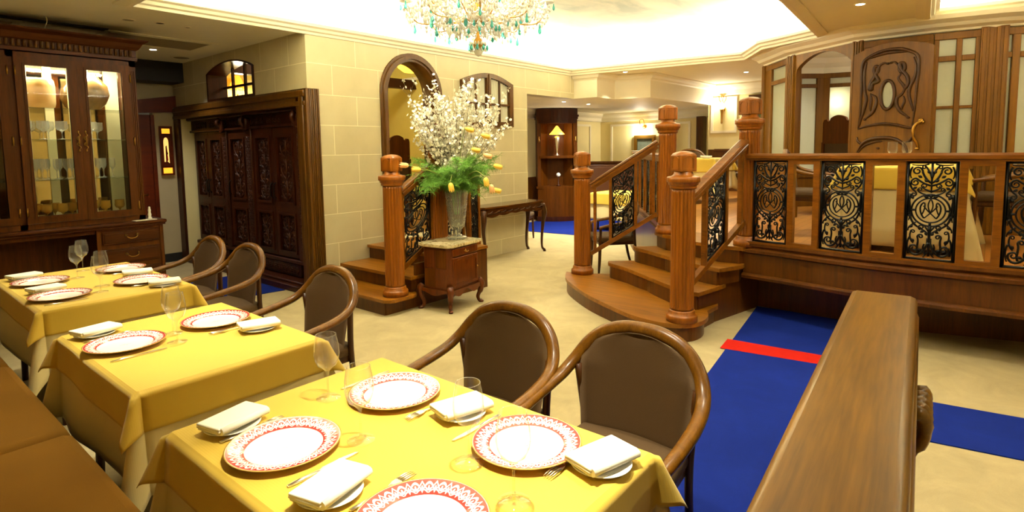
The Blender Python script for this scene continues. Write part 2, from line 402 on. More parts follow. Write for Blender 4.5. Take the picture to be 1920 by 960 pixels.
def obj(name, b, mat, parent=None, world=False):
    me = bpy.data.meshes.new(name); bmesh.ops.recalc_face_normals(b.bm, faces=b.bm.faces); b.bm.to_mesh(me); b.bm.free()
    me.materials.append(M[mat] if isinstance(mat, str) else mat)
    o = bpy.data.objects.new(name, me); COL.objects.link(o)
    if parent is not None:
        o.parent = parent
        if world and parent.type == 'EMPTY':
            o.matrix_parent_inverse = (Matrix.Translation(parent.location) @ parent.rotation_euler.to_matrix().to_4x4()).inverted()
    return o
def struct(name, b, mat, parent=None):
    o = obj(name, b, mat, parent)
    if parent is None: o['kind'] = 'structure'
    return o
def tag(o, label, cat, group=None):
    o['label'] = label; o['category'] = cat
    if group: o['group'] = group
    return o
def thing(name, label, cat, loc=(0, 0, 0), rz=0, group=None):
    o = bpy.data.objects.new(name, None); COL.objects.link(o); o.empty_display_size = .1
    o.location = loc; o.rotation_euler = (0, 0, rz); return tag(o, label, cat, group)
def dup(root, loc, rz, label, group=None, scale=None):
    def cp(o, parent):
        c = o.copy(); COL.objects.link(c)
        if parent is not None: c.parent = parent
        for ch in o.children: cp(ch, c)
        return c
    r = cp(root, None); r.location = loc; r.rotation_euler = (0, 0, rz); r['label'] = label
    if group: r['group'] = group
    if scale: r.scale = scale
    return r
def center_obj(o, loc):
    """move a mesh object's origin to loc (mesh was built in world coordinates)"""
    o.data.transform(Matrix.Translation(-Vector(loc))); o.location = loc; return o
def arc(cx, cy, r, a0, a1, n=16, ry=None): return [(cx+r*math.cos(a0+(a1-a0)*i/n), cy+(ry or r)*math.sin(a0+(a1-a0)*i/n)) for i in range(n+1)]
def bez(p0, p1, p2, p3, n=10):
    out = []
    for i in range(n+1):
        t = i/n; out.append(tuple((1-t)**3*a+3*(1-t)**2*t*b+3*(1-t)*t*t*c+t**3*d for a, b, c, d in zip(p0, p1, p2, p3)))
    return out
def crom(pts, k=5):
    P = [Vector(p) for p in pts]; P = [P[0]*2-P[1]]+P+[P[-1]*2-P[-2]]; out = []
    for i in range(1, len(P)-2):
        for j in range(k):
            t = j/k; a, b, c, d = P[i-1:i+3]
            out.append(.5*((2*b)+(c-a)*t+(2*a-5*b+4*c-d)*t*t+(3*b-a-3*c+d)*t**3))
    out.append(P[-2]); return out

# =================================================================== THE ROOM
YA, XB = 5.58, 3.34            # stone wall plane, wardrobe wall plane
PF = .64                       # platform floor height
# --- floor
struct('floor', B().b2((-.8, -3, -.1), (13, 9.25, 0)), 'carpet')
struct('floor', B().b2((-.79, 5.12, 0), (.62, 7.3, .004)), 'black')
# --- ceilings
b = B(); b.shape([[(-.8, -3), (13, -3), (13, 9.6), (-.8, 9.6)], TRAY, TRAY2, [(3.62, 5.86), (6.94, 5.86), (6.94, 8.99), (3.62, 8.99)]], .05, XY(ZC))
struct('ceiling', b, 'ceiling')
b = B(); b.shape([[(TR.x, TR.y) for TR in (Vector(p) for p in [(1.3, 1.0), (9.1, 1.0), (9.1, 6.05), (1.3, 6.05)])]], .05, XY(3.32))
struct('ceiling', b, 'skypaint')
b = B(); b.shape([[(2.1, -3), (7.8, -3), (7.8, .95), (2.1, .95)]], .05, XY(3.10)); struct('ceiling', b, 'white')
COVEP = [(-.10, 2.83), (-.10, 2.815), (-.02, 2.80), (.015, 2.80), (.02, 2.825), (.045, 2.835), (.055, 2.86), (.085, 2.875), (.09, 2.905), (.072, 2.905), (.06, 2.885), (-.13, 2.885)]
def cove(poly, top, name):
    b = B(); b.sweep(poly, COVEP); struct(name, b, 'white')
    b = B(); b.sweep(poly, [(-.13, 2.885), (-.13, 3.0), (-.10, top-.12), (-.02, top-.03), (.12, top)])
    n = len(poly)                                   # fluting of the cove
    for i in range(n):
        a, c = Vector(poly[i]), Vector(poly[(i+1) % n]); d = c-a; L = d.length; d /= L; nn = Vector((-d.y, d.x)); k = int(L/.06)
        ang = math.atan2(d.y, d.x)
        for j in range(1, k):
            p = a+d*(L*j/k)-nn*.125; b.box((p.x, p.y, (2.885+top-.12)/2), (.028, .02, top-.12-2.885), ang)
    struct(name, b, 'white')
cove(TRAY, 3.32, 'trim_1'); cove(TRAY2, 3.10, 'trim_2')

# --- stone wall with arch and passage
def arch_loop(cx, zb, zs, r, n=20, ry=None): return [(cx-r, zb)] + arc(cx, zs, r, PI, 0, n, ry) + [(cx+r, zb)]
ACX = 4.772
outer = [(XB, 0), (7.09, 0), (7.09, 2.42), (8.40, 2.42), (8.40, 2.885), (XB, 2.885)]
b = B(); b.shape([outer, arch_loop(ACX, .48, 2.27, .40)], -.22, XZ((0, YA, 0)))
struct('wall_stone', b, 'stoneA')
# --- wardrobe wall, recess below and arched window above
W2 = [(6.71, 2.24)] + [(6.71, 2.60)] + [(6.71+1.29*i/14, 2.60+.12*math.sin(PI*i/14)**.8) for i in range(1, 14)] + [(8.0, 2.60), (8.0, 2.24)]
b = B(); b.shape([[(YA+.22, 2.83), (9.15, 2.83), (9.15, 0), (8.95, 0), (8.95, 2.12), (YA+.22, 2.12)], W2], .24, YZ((XB, 0, 0)))
struct('wall_wardrobe', b, 'stoneB')
b = B(); b.b2((XB+.001, 8.938, 0), (XB+.25, 8.951, 2.118)); b.b2((XB+.24, 8.95, 0), (4.2, 9.0, 2.2)); b.b2((XB+.24, 5.72, 0), (4.2, 5.76, 2.2)); b.b2((4.1, 5.74, 0), (4.15, 8.97, 2.2)); b.b2((XB+.24, 5.74, 2.12), (4.12, 8.97, 2.16))
struct('wall_recess', b, 'cream')
# casing round the wardrobe recess, wrapping the corner
def fluted(b, o, u, v, w, h, d, n):
    m = frameM(o, u, v); b.b2((0, 0, 0), (w, h, d*.55), 0, m)
    for i in range(n): x0 = w*(i+.12)/n; b.b2((x0, 0, d*.4), (w*(i+.88)/n, h, d*(1 if i % 2 == 0 else .8)), .006, m)
b = B()
fluted(b, (XB, YA, 0), (1, 0, 0), (0, 0, 1), .125, 2.24, .03, 5)
b.b2((XB-.035, YA-.03, 0), (XB, YA+.18, 2.24), .008); b.b2((XB-.05, YA+.03, 0), (XB, YA+.11, 2.22), .012)
b.b2((XB-.035, YA, 2.10), (XB, 9.12, 2.24), .008); b.b2((XB-.055, YA, 2.15), (XB, 9.12, 2.225), .015); b.b2((XB-.045, YA, 2.06), (XB+.02, 9.12, 2.11), .01)
struct('trim_3', b, 'frame')
b = B(); b.b2((XB-.035, 8.95, 0), (XB, 9.12, 2.12), .006); struct('trim_4', b, 'dark')
# window above the wardrobe
b = B()
ins = [(7.355+(y-7.355)*.93, 2.27+(z-2.24)*.90) for y, z in W2]
b.shape([W2, ins], .25, YZ((XB-.01, 0, 0)))
for y in (7.0, 7.36, 7.7): b.b2((XB+.19, y-.016, 2.25), (XB+.22, y+.016, 2.70))
b.b2((XB+.19, 6.75, 2.42), (XB+.22, 7.96, 2.45))
wf = struct('window_1', b, 'dark')
# arched door casing in the stone wall
b = B()
def arch_ring(b, r0, r1, y0, y1, zb=.48):
    b.shape([arch_loop(ACX, zb, 2.27, r1) + arch_loop(ACX, zb, 2.27, r0)[::-1]], y1-y0, frameM((0, y1, 0), (1, 0, 0), (0, 0, 1)), True)
arch_ring(b, .455, .492, YA-.03, YA+.02); arch_ring(b, .42, .458, YA-.055, YA+.02); arch_ring(b, .392, .424, YA-.03, YA+.24)
struct('door_1', b, 'frame')
# shuttered window on the stone wall
t = thing('shutter_window', 'arched wooden window with sheer curtains on the stone wall behind the blossom', 'window', (6.155, YA, 1.893))
t['kind'] = 'structure'; t.name = 'window_2'
b = B()
def seg_loop(x0, x1, z0, zs, rise, n=12): return [(x0, z0), (x0, zs)] + [(x0+(x1-x0)*i/n, zs+rise*math.sin(PI*i/n)) for i in range(1, n)] + [(x1, zs), (x1, z0)]
o1 = seg_loop(5.62, 6.69, 1.893, 2.52, .125); i1 = seg_loop(5.70, 6.12, 1.96, 2.50, .0); 
def clipped(x0, x1, z0):
    f = lambda x: 2.455+.125*math.sin(PI*(x-5.62)/1.07)
    return [(x0, z0)] + [(x0+(x1-x0)*i/8, f(x0+(x1-x0)*i/8)) for i in range(9)] + [(x1, z0)]
b.shape([o1, clipped(5.70, 6.115, 1.965), clipped(6.195, 6.61, 1.965)], .06, XZ((0, YA+.001, 0)))
for x in (5.90, 6.40): b.b2((x-.012, YA-.045, 1.96), (x+.012, YA-.02, 2.55))
for x in (5.70, 6.195): b.b2((x, YA-.045, 2.20), (x+.415, YA-.02, 2.225))
b.b2((6.135, YA-.075, 1.893), (6.175, YA, 2.63), .008)
obj('window_frame', b, 'frame', t, True)
for x0, x1 in ((5.70, 6.115), (6.195, 6.61)):
    b = B(); n = 40; lo = []; hi = []
    for i in range(n+1):
        x = x0+(x1-x0)*i/n; y = YA-.014+.007*math.sin(i*1.3)
        lo.append(b.v((x, y, 1.965))); hi.append(b.v((x, y, 2.452+.125*math.sin(PI*(x-5.62)/1.07))))
    for i in range(n): b.face([lo[i], lo[i+1], hi[i+1], hi[i]], True)
    obj('sheer_curtain', b, 'curtain', t, True)

# --- alcove end wall, left of the wardrobe
struct('wall_alcove', B().b2((3.045, 9.15, 0), (3.6, 9.25, 2.2)).b2((-.8, 9.15, 2.25), (3.6, 9.25, 2.83)).b2((-.8, 9.15, 0), (2.1, 9.25, 2.3)), 'greywall')
struct('trim_5', B().b2((-.8, 8.75, 2.56), (XB, 9.15, 2.83)), 'black')
b = B(); m = frameM((0, 9.13, 0), (1, 0, 0), (0, 0, 1)); b.shape([[(2.1, 2.09), (XB, 2.17), (XB, 2.40), (2.1, 2.20)]], .05, m); struct('trim_6', b, 'redwood')
t = thing('panel_door', 'dark red-brown door in the shadow behind the glass cabinet', 'door', (2.6, 9.12, 0)); t.name = 'door_2'; t['kind'] = 'structure'
b = B(); b.b2((2.1, 9.12, 0), (3.045, 9.2, 2.12)); obj('leaf', b, 'redwood', t, True)
b = B(); b.b2((3.0, 9.09, 0), (3.05, 9.15, 2.12), .006); obj('jamb', b, 'redwood', t, True)
b = B(); b.tube([(2.9, 9.12, 1.0), (2.9, 9.07, 1.0), (2.8, 9.07, 1.0)], .01); obj('handle', b, 'brass', t, True)
struct('baseboard_alcove', B().b2((3.05, 9.125, 0), (XB, 9.15, .12)), 'black')
# --- enclosing walls
struct('wall_bench', B().b2((-.9, -3, 0), (-.8, 9.6, 2.83)), 'cream')
struct('wall_rear', B().b2((-.9, -3.1, 0), (13, -3, 2.83)), 'cream')
# --- room behind the stone wall, seen through the arch
struct('floor', B().b2((3.7, 5.8, .38), (7.0, 9.3, .48)), 'parquet')
struct('wall_corridor', B().b2((3.58, 9.0, 0), (7.0, 9.1, 3.5)).b2((6.95, 5.8, .48), (7.05, 9.0, 3.5)).b2((3.5, 5.8, 2.9), (3.6, 9.0, 3.5)).b2((3.58, 5.8, 2.9), (7.0, 5.85, 3.5)), 'yellowwall')
struct('ceiling', B().b2((3.5, 5.8, 3.5), (7.05, 9.1, 3.55)), 'yellowwall')
b = B(); b.b2((3.6, 8.0, 2.66), (7.0, 8.14, 2.82)); b.b2((6.05, 5.85, .48), (6.2, 5.95, 3.0)); struct('trim_7', b, 'dark')
b = B()
for x0 in (4.3, 5.3, 6.2):
    lp = [(x0, 1.0), (x0+.75, 1.0), (x0+.75, 2.7), (x0, 2.7)]; li = [(x0+.035, 1.035), (x0+.715, 1.035), (x0+.715, 2.665), (x0+.035, 2.665)]
    b.shape([lp, li], .02, XZ((0, 9.0, 0)))
struct('trim_8', b, 'cream')
light('POINT', 'corridor_ceiling_light', (5.0, 7.2, 3.2), 60, WARM, .12)

# --- low lounge ceiling and its bulkhead
LOW = [(7.05, 5.80), (8.40, 5.80), (8.40, 5.56), (8.44, 5.14), (9.05, 5.15), (9.20, 4.54), (11.95, 4.50), (13.0, 4.60), (13.0, 7.85), (7.05, 7.85)]
b = B(); b.shape([LOW], .41, XY(2.42)); struct('ceiling', b, 'white')
b = B(); b.sweep([(8.40, 5.58), (8.44, 5.14), (9.05, 5.15), (9.20, 4.54), (11.95, 4.50)], [(0, 2.83), (-.12, 2.83), (-.12, 2.81), (-.07, 2.79), (-.05, 2.75), (-.015, 2.735), (0, 2.71)], False)
struct('trim_9', b, 'white')
# lounge walls
struct('wall_lounge', B().b2((7.05, 7.75, .95), (13.0, 7.85, 2.42)).b2((12.9, 4.6, .95), (13.0, 7.75, 2.42)).b2((12.0, -3, 1.5), (12.1, 4.6, 2.83)).b2((12.1, 4.49, 0), (12.95, 4.59, 2.42)).b2((7.05, 5.8, 0), (7.09, 7.75, 2.42)), 'cream')
struct('trim_10', B().b2((7.09, 7.72, 0), (12.9, 7.77, .95)).b2((12.87, 4.6, 0), (12.92, 7.72, .95)).b2((11.97, -3, 0), (12.02, 4.58, 1.50)), 'fascia')
b = B(); b.b2((11.945, 1, 1.46), (12.0, 4.45, 1.51), .008)
for y0 in (1.2, 2.1, 3.0, 3.75): b.shape([[(y0, .8), (y0+.6, .8), (y0+.6, 1.36), (y0, 1.36)], [(y0+.04, .84), (y0+.56, .84), (y0+.56, 1.32), (y0+.04, 1.32)]], -.03, YZ((11.97, 0, 0)))
struct('trim_11', b, 'fascia')
def wall_panel(b, lo, hi, X=12.0, M4=None, wd=.05):
    (y0, z0), (y1, z1) = lo, hi
    b.shape([[(y0, z0), (y1, z0), (y1, z1), (y0, z1)], [(y0+wd, z0+wd), (y1-wd, z0+wd), (y1-wd, z1-wd), (y0+wd, z1-wd)]], -.025, M4 or YZ((X, 0, 0)))
b = B(); wall_panel(b, (5.35, 1.15), (5.75, 2.15), X=12.9); wall_panel(b, (5.95, 1.15), (7.45, 2.15), X=12.9); 
pq = px(1333, 250, 12); p2_ = px(1383, 180, 12)
wall_panel(b, (p2_.y, pq.z), (pq.y, p2_.z)); wall_panel(b, (2.1, pq.z), (p2_.y-.25, p2_.z))
wall_panel(b, (11.0, 1.05), (12.4, 2.15), M4=XZ((0, 7.75-.025, 0)))
struct('trim_12', b, 'white')
b = B(); b.sweep([(11.98, -3), (11.98, 4.5)], [(0, 2.60), (.03, 2.62), (.05, 2.70), (.12, 2.75), (.16, 2.80), (.16, 2.83), (0, 2.83)], False)
b.sweep([(12.885, 4.62), (12.885, 7.73)], [(0, 2.22), (.04, 2.24), (.06, 2.31), (.14, 2.36), (.17, 2.40), (.17, 2.42), (0, 2.42)], False)
b.sweep([(12.9, 7.735), (7.09, 7.735)], [(0, 2.22), (.04, 2.24), (.06, 2.31), (.14, 2.36), (.17, 2.40), (.17, 2.42), (0, 2.42)], False)
struct('trim_13', b, 'white')
b = B(); b.b2((12.70, 4.98, 0), (12.92, 5.14, 2.24))
for k in range(3): b.b2((12.69, 5.0+k*.05, .2), (12.71, 5.03+k*.05, 2.2), .004)
struct('trim_14', b, 'frame')

# --- raised platform: plank floor, fascia with a nosed ledge, recessed riser below
edge = [(5.42, 1.72), (5.36, 1.35), (5.29, 1.05), (5.235, .75), (5.21, .45), (5.205, .15), (5.22, -.2), (5.28, -.7), (5.4, -1.3), (5.6, -2.0), (5.9, -2.95)]
leftedge = [(5.90, 2.74), (6.9, 3.42), (7.9, 4.12), (8.45, 4.48), (11.97, 4.58)]
plat = edge[::-1] + [(5.90, 2.74)] + leftedge[1:] + [(11.97, -2.95)]
b = B(); b.shape([plat], .05, XY(PF-.05)); struct('platform_floor', b, 'parquet')
b = B(); b.sweep(edge, [(.0, PF+.045), (-.035, PF+.045), (-.04, PF+.02), (-.02, PF), (-.045, PF-.02), (-.045, PF-.045), (-.015, PF-.06), (-.012, .40), (-.03, .395), (-.05, .38), (-.045, .355), (-.02, .35), (.10, .35), (.10, PF+.045)][::-1], False)
struct('trim_15', b, 'fascia')
back = [(5.78, 1.70), (5.72, 1.2), (5.72, .7), (5.78, .3), (5.92, -.2), (6.1, -.9), (6.3, -2.95)]
b = B(); b.sweep(back, [(0, 0), (0, .36), (.08, .36), (.08, 0), (0, 0)], False); b.shape([edge[::-1] + back], .02, XY(.36))
struct('trim_16', b, 'fascia')
b = B(); b.sweep(leftedge, [(0, 0), (0, PF), (.05, PF), (.05, 0), (0, 0)], False); struct('trim_17', b, 'fascia')

# --- curved partition with frosted glass round the platform
PP = [(8.72, 2.50), (8.0, 1.97), (7.43, 1.16), (7.40, .50), (7.48, .03), (7.62, -.32), (8.0, -1.2), (8.6, -2.9)]
b = B(); CR = [(0, 2.68), (.05, 2.69), (.06, 2.71), (.12, 2.73), (.15, 2.76), (.22, 2.79), (.24, 2.83), (0, 2.83)]
b.sweep(PP[::-1], CR, False); b.sweep(PP, [(o, z) for o, z in CR], False); struct('trim_18', b, 'white')

# =================================================================== DINING TABLES
def cloth(cx, cy, wx, ly, zt, drop, flare, lift, seed, corner=.30, rz=0, th=.004):
    """cloth over a table: flat top, rounded edge, hanging sides, a pointed fold at each corner"""
    rnd = random.Random(seed); ph = [rnd.uniform(0, 6.28) for _ in range(6)]
    hx, hy = wx/2, ly/2; per = []
    def side(ax, ay, bx, by, dx, dy, n):
        for i in range(n): t = i/n; per.append((ax+(bx-ax)*t, ay+(by-ay)*t, dx, dy, 1.0, 0.0))
    def corn(x, y, a0, n=14):
        for i in range(n+1):
            a = PI/2*i/n; ca, sa = math.cos(a), math.sin(a)
            per.append((x, y, math.cos(a0+a), math.sin(a0+a), min(1/max(ca, sa), 1.40), math.sin(2*a)))
    side(hx, -hy, hx, hy, 1, 0, 26); corn(hx, hy, 0); side(hx, hy, -hx, hy, 0, 1, 22); corn(-hx, hy, PI/2)
    side(-hx, hy, -hx, -hy, -1, 0, 26); corn(-hx, -hy, PI); side(-hx, -hy, hx, -hy, 0, -1, 22); corn(hx, -hy, 3*PI/2)
    b = B(); rings = []; R = [0, .004, .01, .02, .04, .08, .14, .22, .32, .42, .52, .62, .72, .82, .92, 1.0]; s = 0; n = len(per)
    for r in R:
        ring = []
        for i, (x, y, dx, dy, m, cn) in enumerate(per):
            L = drop*m*r; th_ = 2*PI*i/n
            wave = (math.sin(5*th_+ph[0])*.5+math.sin(9*th_+ph[1])*.35+math.sin(14*th_+ph[2])*.2)
            off = lift + min(L, .018) + L*(flare + corner*cn**1.3) + wave*.055*L*(1-cn*.6)
            off = min(off, L*.92+lift)
            zz = zt - (math.sqrt(max(L*L-(off-lift)**2, 0)) if L > .03 else L*.55)
            ring.append(b.v((x+dx*off, y+dy*off, zz)))
        rings.append(ring)
    b.face(rings[0])
    for A, Bq in zip(rings, rings[1:]):
        for i in range(n): b.face([A[i], Bq[i], Bq[(i+1) % n], A[(i+1) % n]], True)
    M4 = Matrix.Translation((cx, cy, 0)) @ Matrix.Rotation(rz, 4, 'Z'); bmesh.ops.transform(b.bm, matrix=M4, verts=b.bm.verts)
    return b
def make_table(cx, cy, wx, ly, z0, zt, tlabel, clabel, ulabel, seed, udrop=.38, ydrop=.15, group='set dining tables'):
    t = thing('dining_table', tlabel, 'table', (cx, cy, z0))
    b = B(); b.box((0, 0, zt-z0-.022), (wx-.012, ly-.012, .025), 0, .006); obj('table_top', b, 'chairdark', t)
    for sx in (-1, 1):
        for sy in (-1, 1):
            b = B(); b.tube([(sx*(wx/2-.10), sy*(ly/2-.10), zt-z0-.035), (sx*(wx/2-.08), sy*(ly/2-.08), 0)], [.026, .018], 8); obj('leg', b, 'dark', t)
    b = B(); b.box((0, 0, zt-z0-.06), (wx-.2, ly-.2, .05)); obj('apron', b, 'dark', t)
    u = obj('tablecloth', cloth(cx, cy, wx, ly, zt-.006, udrop, .05, .002, seed+50, .24), 'under'); center_obj(u, (cx, cy, zt-.006)); tag(u, ulabel, 'tablecloth')
    y = obj('tablecloth', cloth(cx, cy, wx+.006, ly+.006, zt, ydrop, .10, .006, seed, .38), 'yellow'); center_obj(y, (cx, cy, zt)); tag(y, clabel, 'tablecloth')
    for o in (u, y): o.modifiers.new('thickness', 'SOLIDIFY').thickness = .002
    return t
ZT = .72
make_table(1.02, 1.295, .775, 1.18, 0, ZT, 'nearest dining table, hidden under yellow and cream cloths', 'yellow cloth on the nearest table, in the foreground', 'cream undercloth showing below the yellow cloth of the nearest table', 3)
make_table(1.03, 2.83, .72, 1.0, 0, ZT, 'middle dining table, set for two under yellow and cream cloths', 'yellow cloth on the middle table that is set for two', 'cream undercloth hanging long below the yellow cloth of the middle table', 8)
make_table(1.10, 4.62, .76, 1.22, 0, ZT, 'farthest of the three tables along the bench, in front of the glass cabinet', 'yellow cloth on the table in front of the glass cabinet', 'cream undercloth below the yellow cloth of the table by the glass cabinet', 15)

# ---- crockery
def make_charger():
    b = B(); b.lathe([(0, .004), (.08, .004), (.104, .006), (.112, .010), (.155, .020), (.158, .0195), (.157, .0175), (.112, .006), (.10, 0), (0, 0)], seg=64)
    return obj('charger_plate', b, 'plate')
def make_bread(label):
    b = B(); b.lathe([(0, .004), (.05, .004), (.075, .011), (.082, .013), (.083, .0115), (.06, .002), (.05, 0), (0, 0)], seg=40)
    return obj('bread_plate', b, 'china')
def make_napkin():
    b = B()
    for k, (w_, l_, z) in enumerate(((.098, .178, .0), (.102, .182, .0075), (.1, .18, .015))):
        b.box((0, .001*k, z+.0042), (w_, l_, .0082), .01*(k-1), .004, 3)
    b.tube([(-.05, -.085, .011), (-.05, .085, .011)], .0115, 10)
    for v in b.bm.verts: v.co.z += .002*math.sin(v.co.y*22+v.co.x*9)+.0025
    return obj('folded_napkin', b, 'napkin')
def make_knife():
    b = B(); out = [(-.004, 0), (-.0075, .02), (-.0065, .075), (-.004, .095), (-.009, .105), (-.0095, .17), (-.004, .205), (.002, .212), (.005, .19), (.0055, .105), (.004, .095), (.0065, .075), (.0075, .02), (.004, 0)]
    b.shape([[(x, y-.106) for x, y in out]], .0035, XY(0)); b.tube([(0, -.104, .002), (0, -.06, .003), (0, -.015, .002)], [.005, .007, .004], 8, flat=.55)
    return obj('table_knife', b, 'silver')
def make_fork():
    b = B(); b.tube([(0, -.095, .003), (0, -.06, .003), (0, 0, .005), (0, .03, .008)], [.006, .007, .0035, .003], 8, flat=.4)
    m = XY(.006); b.shape([[(-.003, .02), (-.011, .038), (-.0125, .055), (.0125, .055), (.011, .038), (.003, .02)]], .0022, m)
    for k in range(4): x = -.0112+k*.00745; b.tube([(x, .053, .007), (x, .08, .0085), (x*.95, .103, .006)], [.0022, .002, .001], 6)
    return obj('table_fork', b, 'silver')
def make_glass(h, rb, mat='glass', rf=None, name='wine_glass', wide=1.0):
    rf = rf or rb*.9; t = thing(name, '-', 'glass')
    b = B(); b.lathe([(rf, .0006), (rf*.97, .0022), (rf*.5, .004), (.006, .010), (.004, .014)], seg=32); obj('foot', b, mat, t)
    hb = h*.44; b = B(); b.lathe([(.004, .014), (.0034, .03), (.0032, hb-.02), (.006, hb-.004), (.009, hb)], seg=12); obj('stem', b, mat, t)
    b = B(); b.lathe([(.009, hb), (rb*.45, hb+.012), (rb*.72, hb+(h-hb)*.15), (rb*.92, hb+(h-hb)*.30), (rb, hb+(h-hb)*.45), (rb*.95, hb+(h-hb)*.7), (rb*.78*wide, h)], seg=36)
    b.tube([(rb*.78*wide*math.cos(2*PI*i/32), rb*.78*wide*math.sin(2*PI*i/32), h) for i in range(32)], .0011, 5, True); obj('bowl', b, mat, t)
    return t
first = {}
def put(key, maker, loc, rz, label, cat, group=None):
    if key not in first:
        o = maker(); first[key] = o; o.location = loc; o.rotation_euler = (0, 0, rz); tag(o, label, cat, group); return o
    return dup(first[key], loc, rz, label, group)
TOP = ZT+.0015
def setting(where, x, y, facing, brd, knife, fork, third=None):
    put('charger', make_charger, (x, y, TOP), random.uniform(-.4, .4), 'red-bordered charger plate '+where, 'plate', 'charger plates')
    bx, by = brd
    put('bread', lambda: make_bread(''), (bx, by, TOP), 0, 'white bread plate '+where, 'plate', 'bread plates')
    a = {0: .32, 1: -.2}[facing]
    put('napkin', make_napkin, (bx+.005, by, TOP+.0135), brdrot.get(where, PI/2+.25 if facing == 0 else PI/2-.25), 'folded white napkin '+where, 'napkin', 'folded napkins')
    put('knife', make_knife, (*knife, TOP), -PI/2 if facing == 0 else PI/2, 'silver table knife '+where, 'knife', 'table knives')
    if fork: put('fork', make_fork, (*fork, TOP), -PI/2 if facing == 0 else PI/2, 'silver table fork '+where, 'fork', 'table forks')
brdrot = {}
T1, T2, T3 = 'on the nearest table', 'on the middle table', 'on the table by the glass cabinet'
setting('at the far bench-side place '+T1, .79, 1.526, 0, (.755, 1.775), (.80, 1.335), (.78, 1.70))
setting('at the near bench-side place '+T1, .807, .954, 0, (.745, 1.225), (.80, .76), (.83, 1.125))
setting('at the far chair-side place '+T1, 1.218, 1.559, 1, (1.256, 1.275), (1.23, 1.745), (1.215, 1.375))
setting('at the near chair-side place '+T1, 1.231, .985, 1, (1.275, .765), (1.22, 1.17), (1.235, .84))
setting('at the bench-side place '+T2, .805, 2.928, 0, (.765, 3.215), (.80, 2.735), (.79, 3.12))
setting('at the chair-side place '+T2, 1.211, 2.964, 1, (1.285, 2.675), (1.25, 3.15), (1.20, 2.77))
setting('at the near bench-side place '+T3, .856, 4.258, 0, (.83, 4.49), (.85, 4.08), (.85, 4.42))
setting('at the far bench-side place '+T3, .875, 4.844, 0, (.83, 5.09), (.87, 4.67), (.86, 5.0))
setting('at the near chair-side place '+T3, 1.309, 4.332, 1, (1.36, 4.08), (1.30, 4.5), (1.31, 4.18))
setting('at the far chair-side place '+T3, 1.355, 4.90, 1, (1.362, 4.585), (1.36, 5.06), (1.35, 4.72))
big = lambda: make_glass(.225, .043, rf=.041)
for x, y, lab in ((1.058, 1.721, 'wine glass at the far corner of the nearest table, nearest the middle table'), (.954, 1.388, 'wine glass right of the far bench-side plate on the nearest table'), (1.065, 1.052, 'wine glass left of the near chair-side plate on the nearest table'), (1.005, .845, 'wine glass nearest the camera, in front of the near chair-side plate'),
                  (1.003, 2.938, 'farther of the two wine glasses on the middle table'), (.968, 2.79, 'nearer of the two wine glasses on the middle table'),
                  (1.075, 4.83, 'leftmost wine glass on the table by the glass cabinet'), (1.169, 5.09, 'wine glass farthest back on the table by the glass cabinet'), (1.049, 4.215, 'wine glass nearest the front edge of the table by the glass cabinet'), (1.108, 4.406, 'wine glass by the near chair-side plate on the table by the glass cabinet')):
    put('wine', big, (x, y, TOP), random.uniform(0, 3), lab, 'glass', 'wine glasses on the bench tables')

# =================================================================== BENCH
t = thing('banquette_bench', 'long tan suede bench running along the left of the three tables', 'bench', (.2, 3.2, 0))
b = B(); b.b2((-.15, .9, .0), (.46, 5.1, .33)); obj('base', b, 'dark', t, True)
for y0, y1 in ((.9, 1.60), (1.605, 2.80), (2.805, 3.97), (3.975, 5.1)):
    b = B(); b.b2((-.12, y0, .33), (.565, y1, .47), .04); obj('seat_cushion', b, 'bench', t, True)
for y0, y1 in ((.9, 2.2), (2.205, 3.97), (3.975, 5.1)):
    b = B(); b.b2((-.28, y0, .33), (-.12, y1, .95), .04); obj('back_cushion', b, 'bench', t, True)

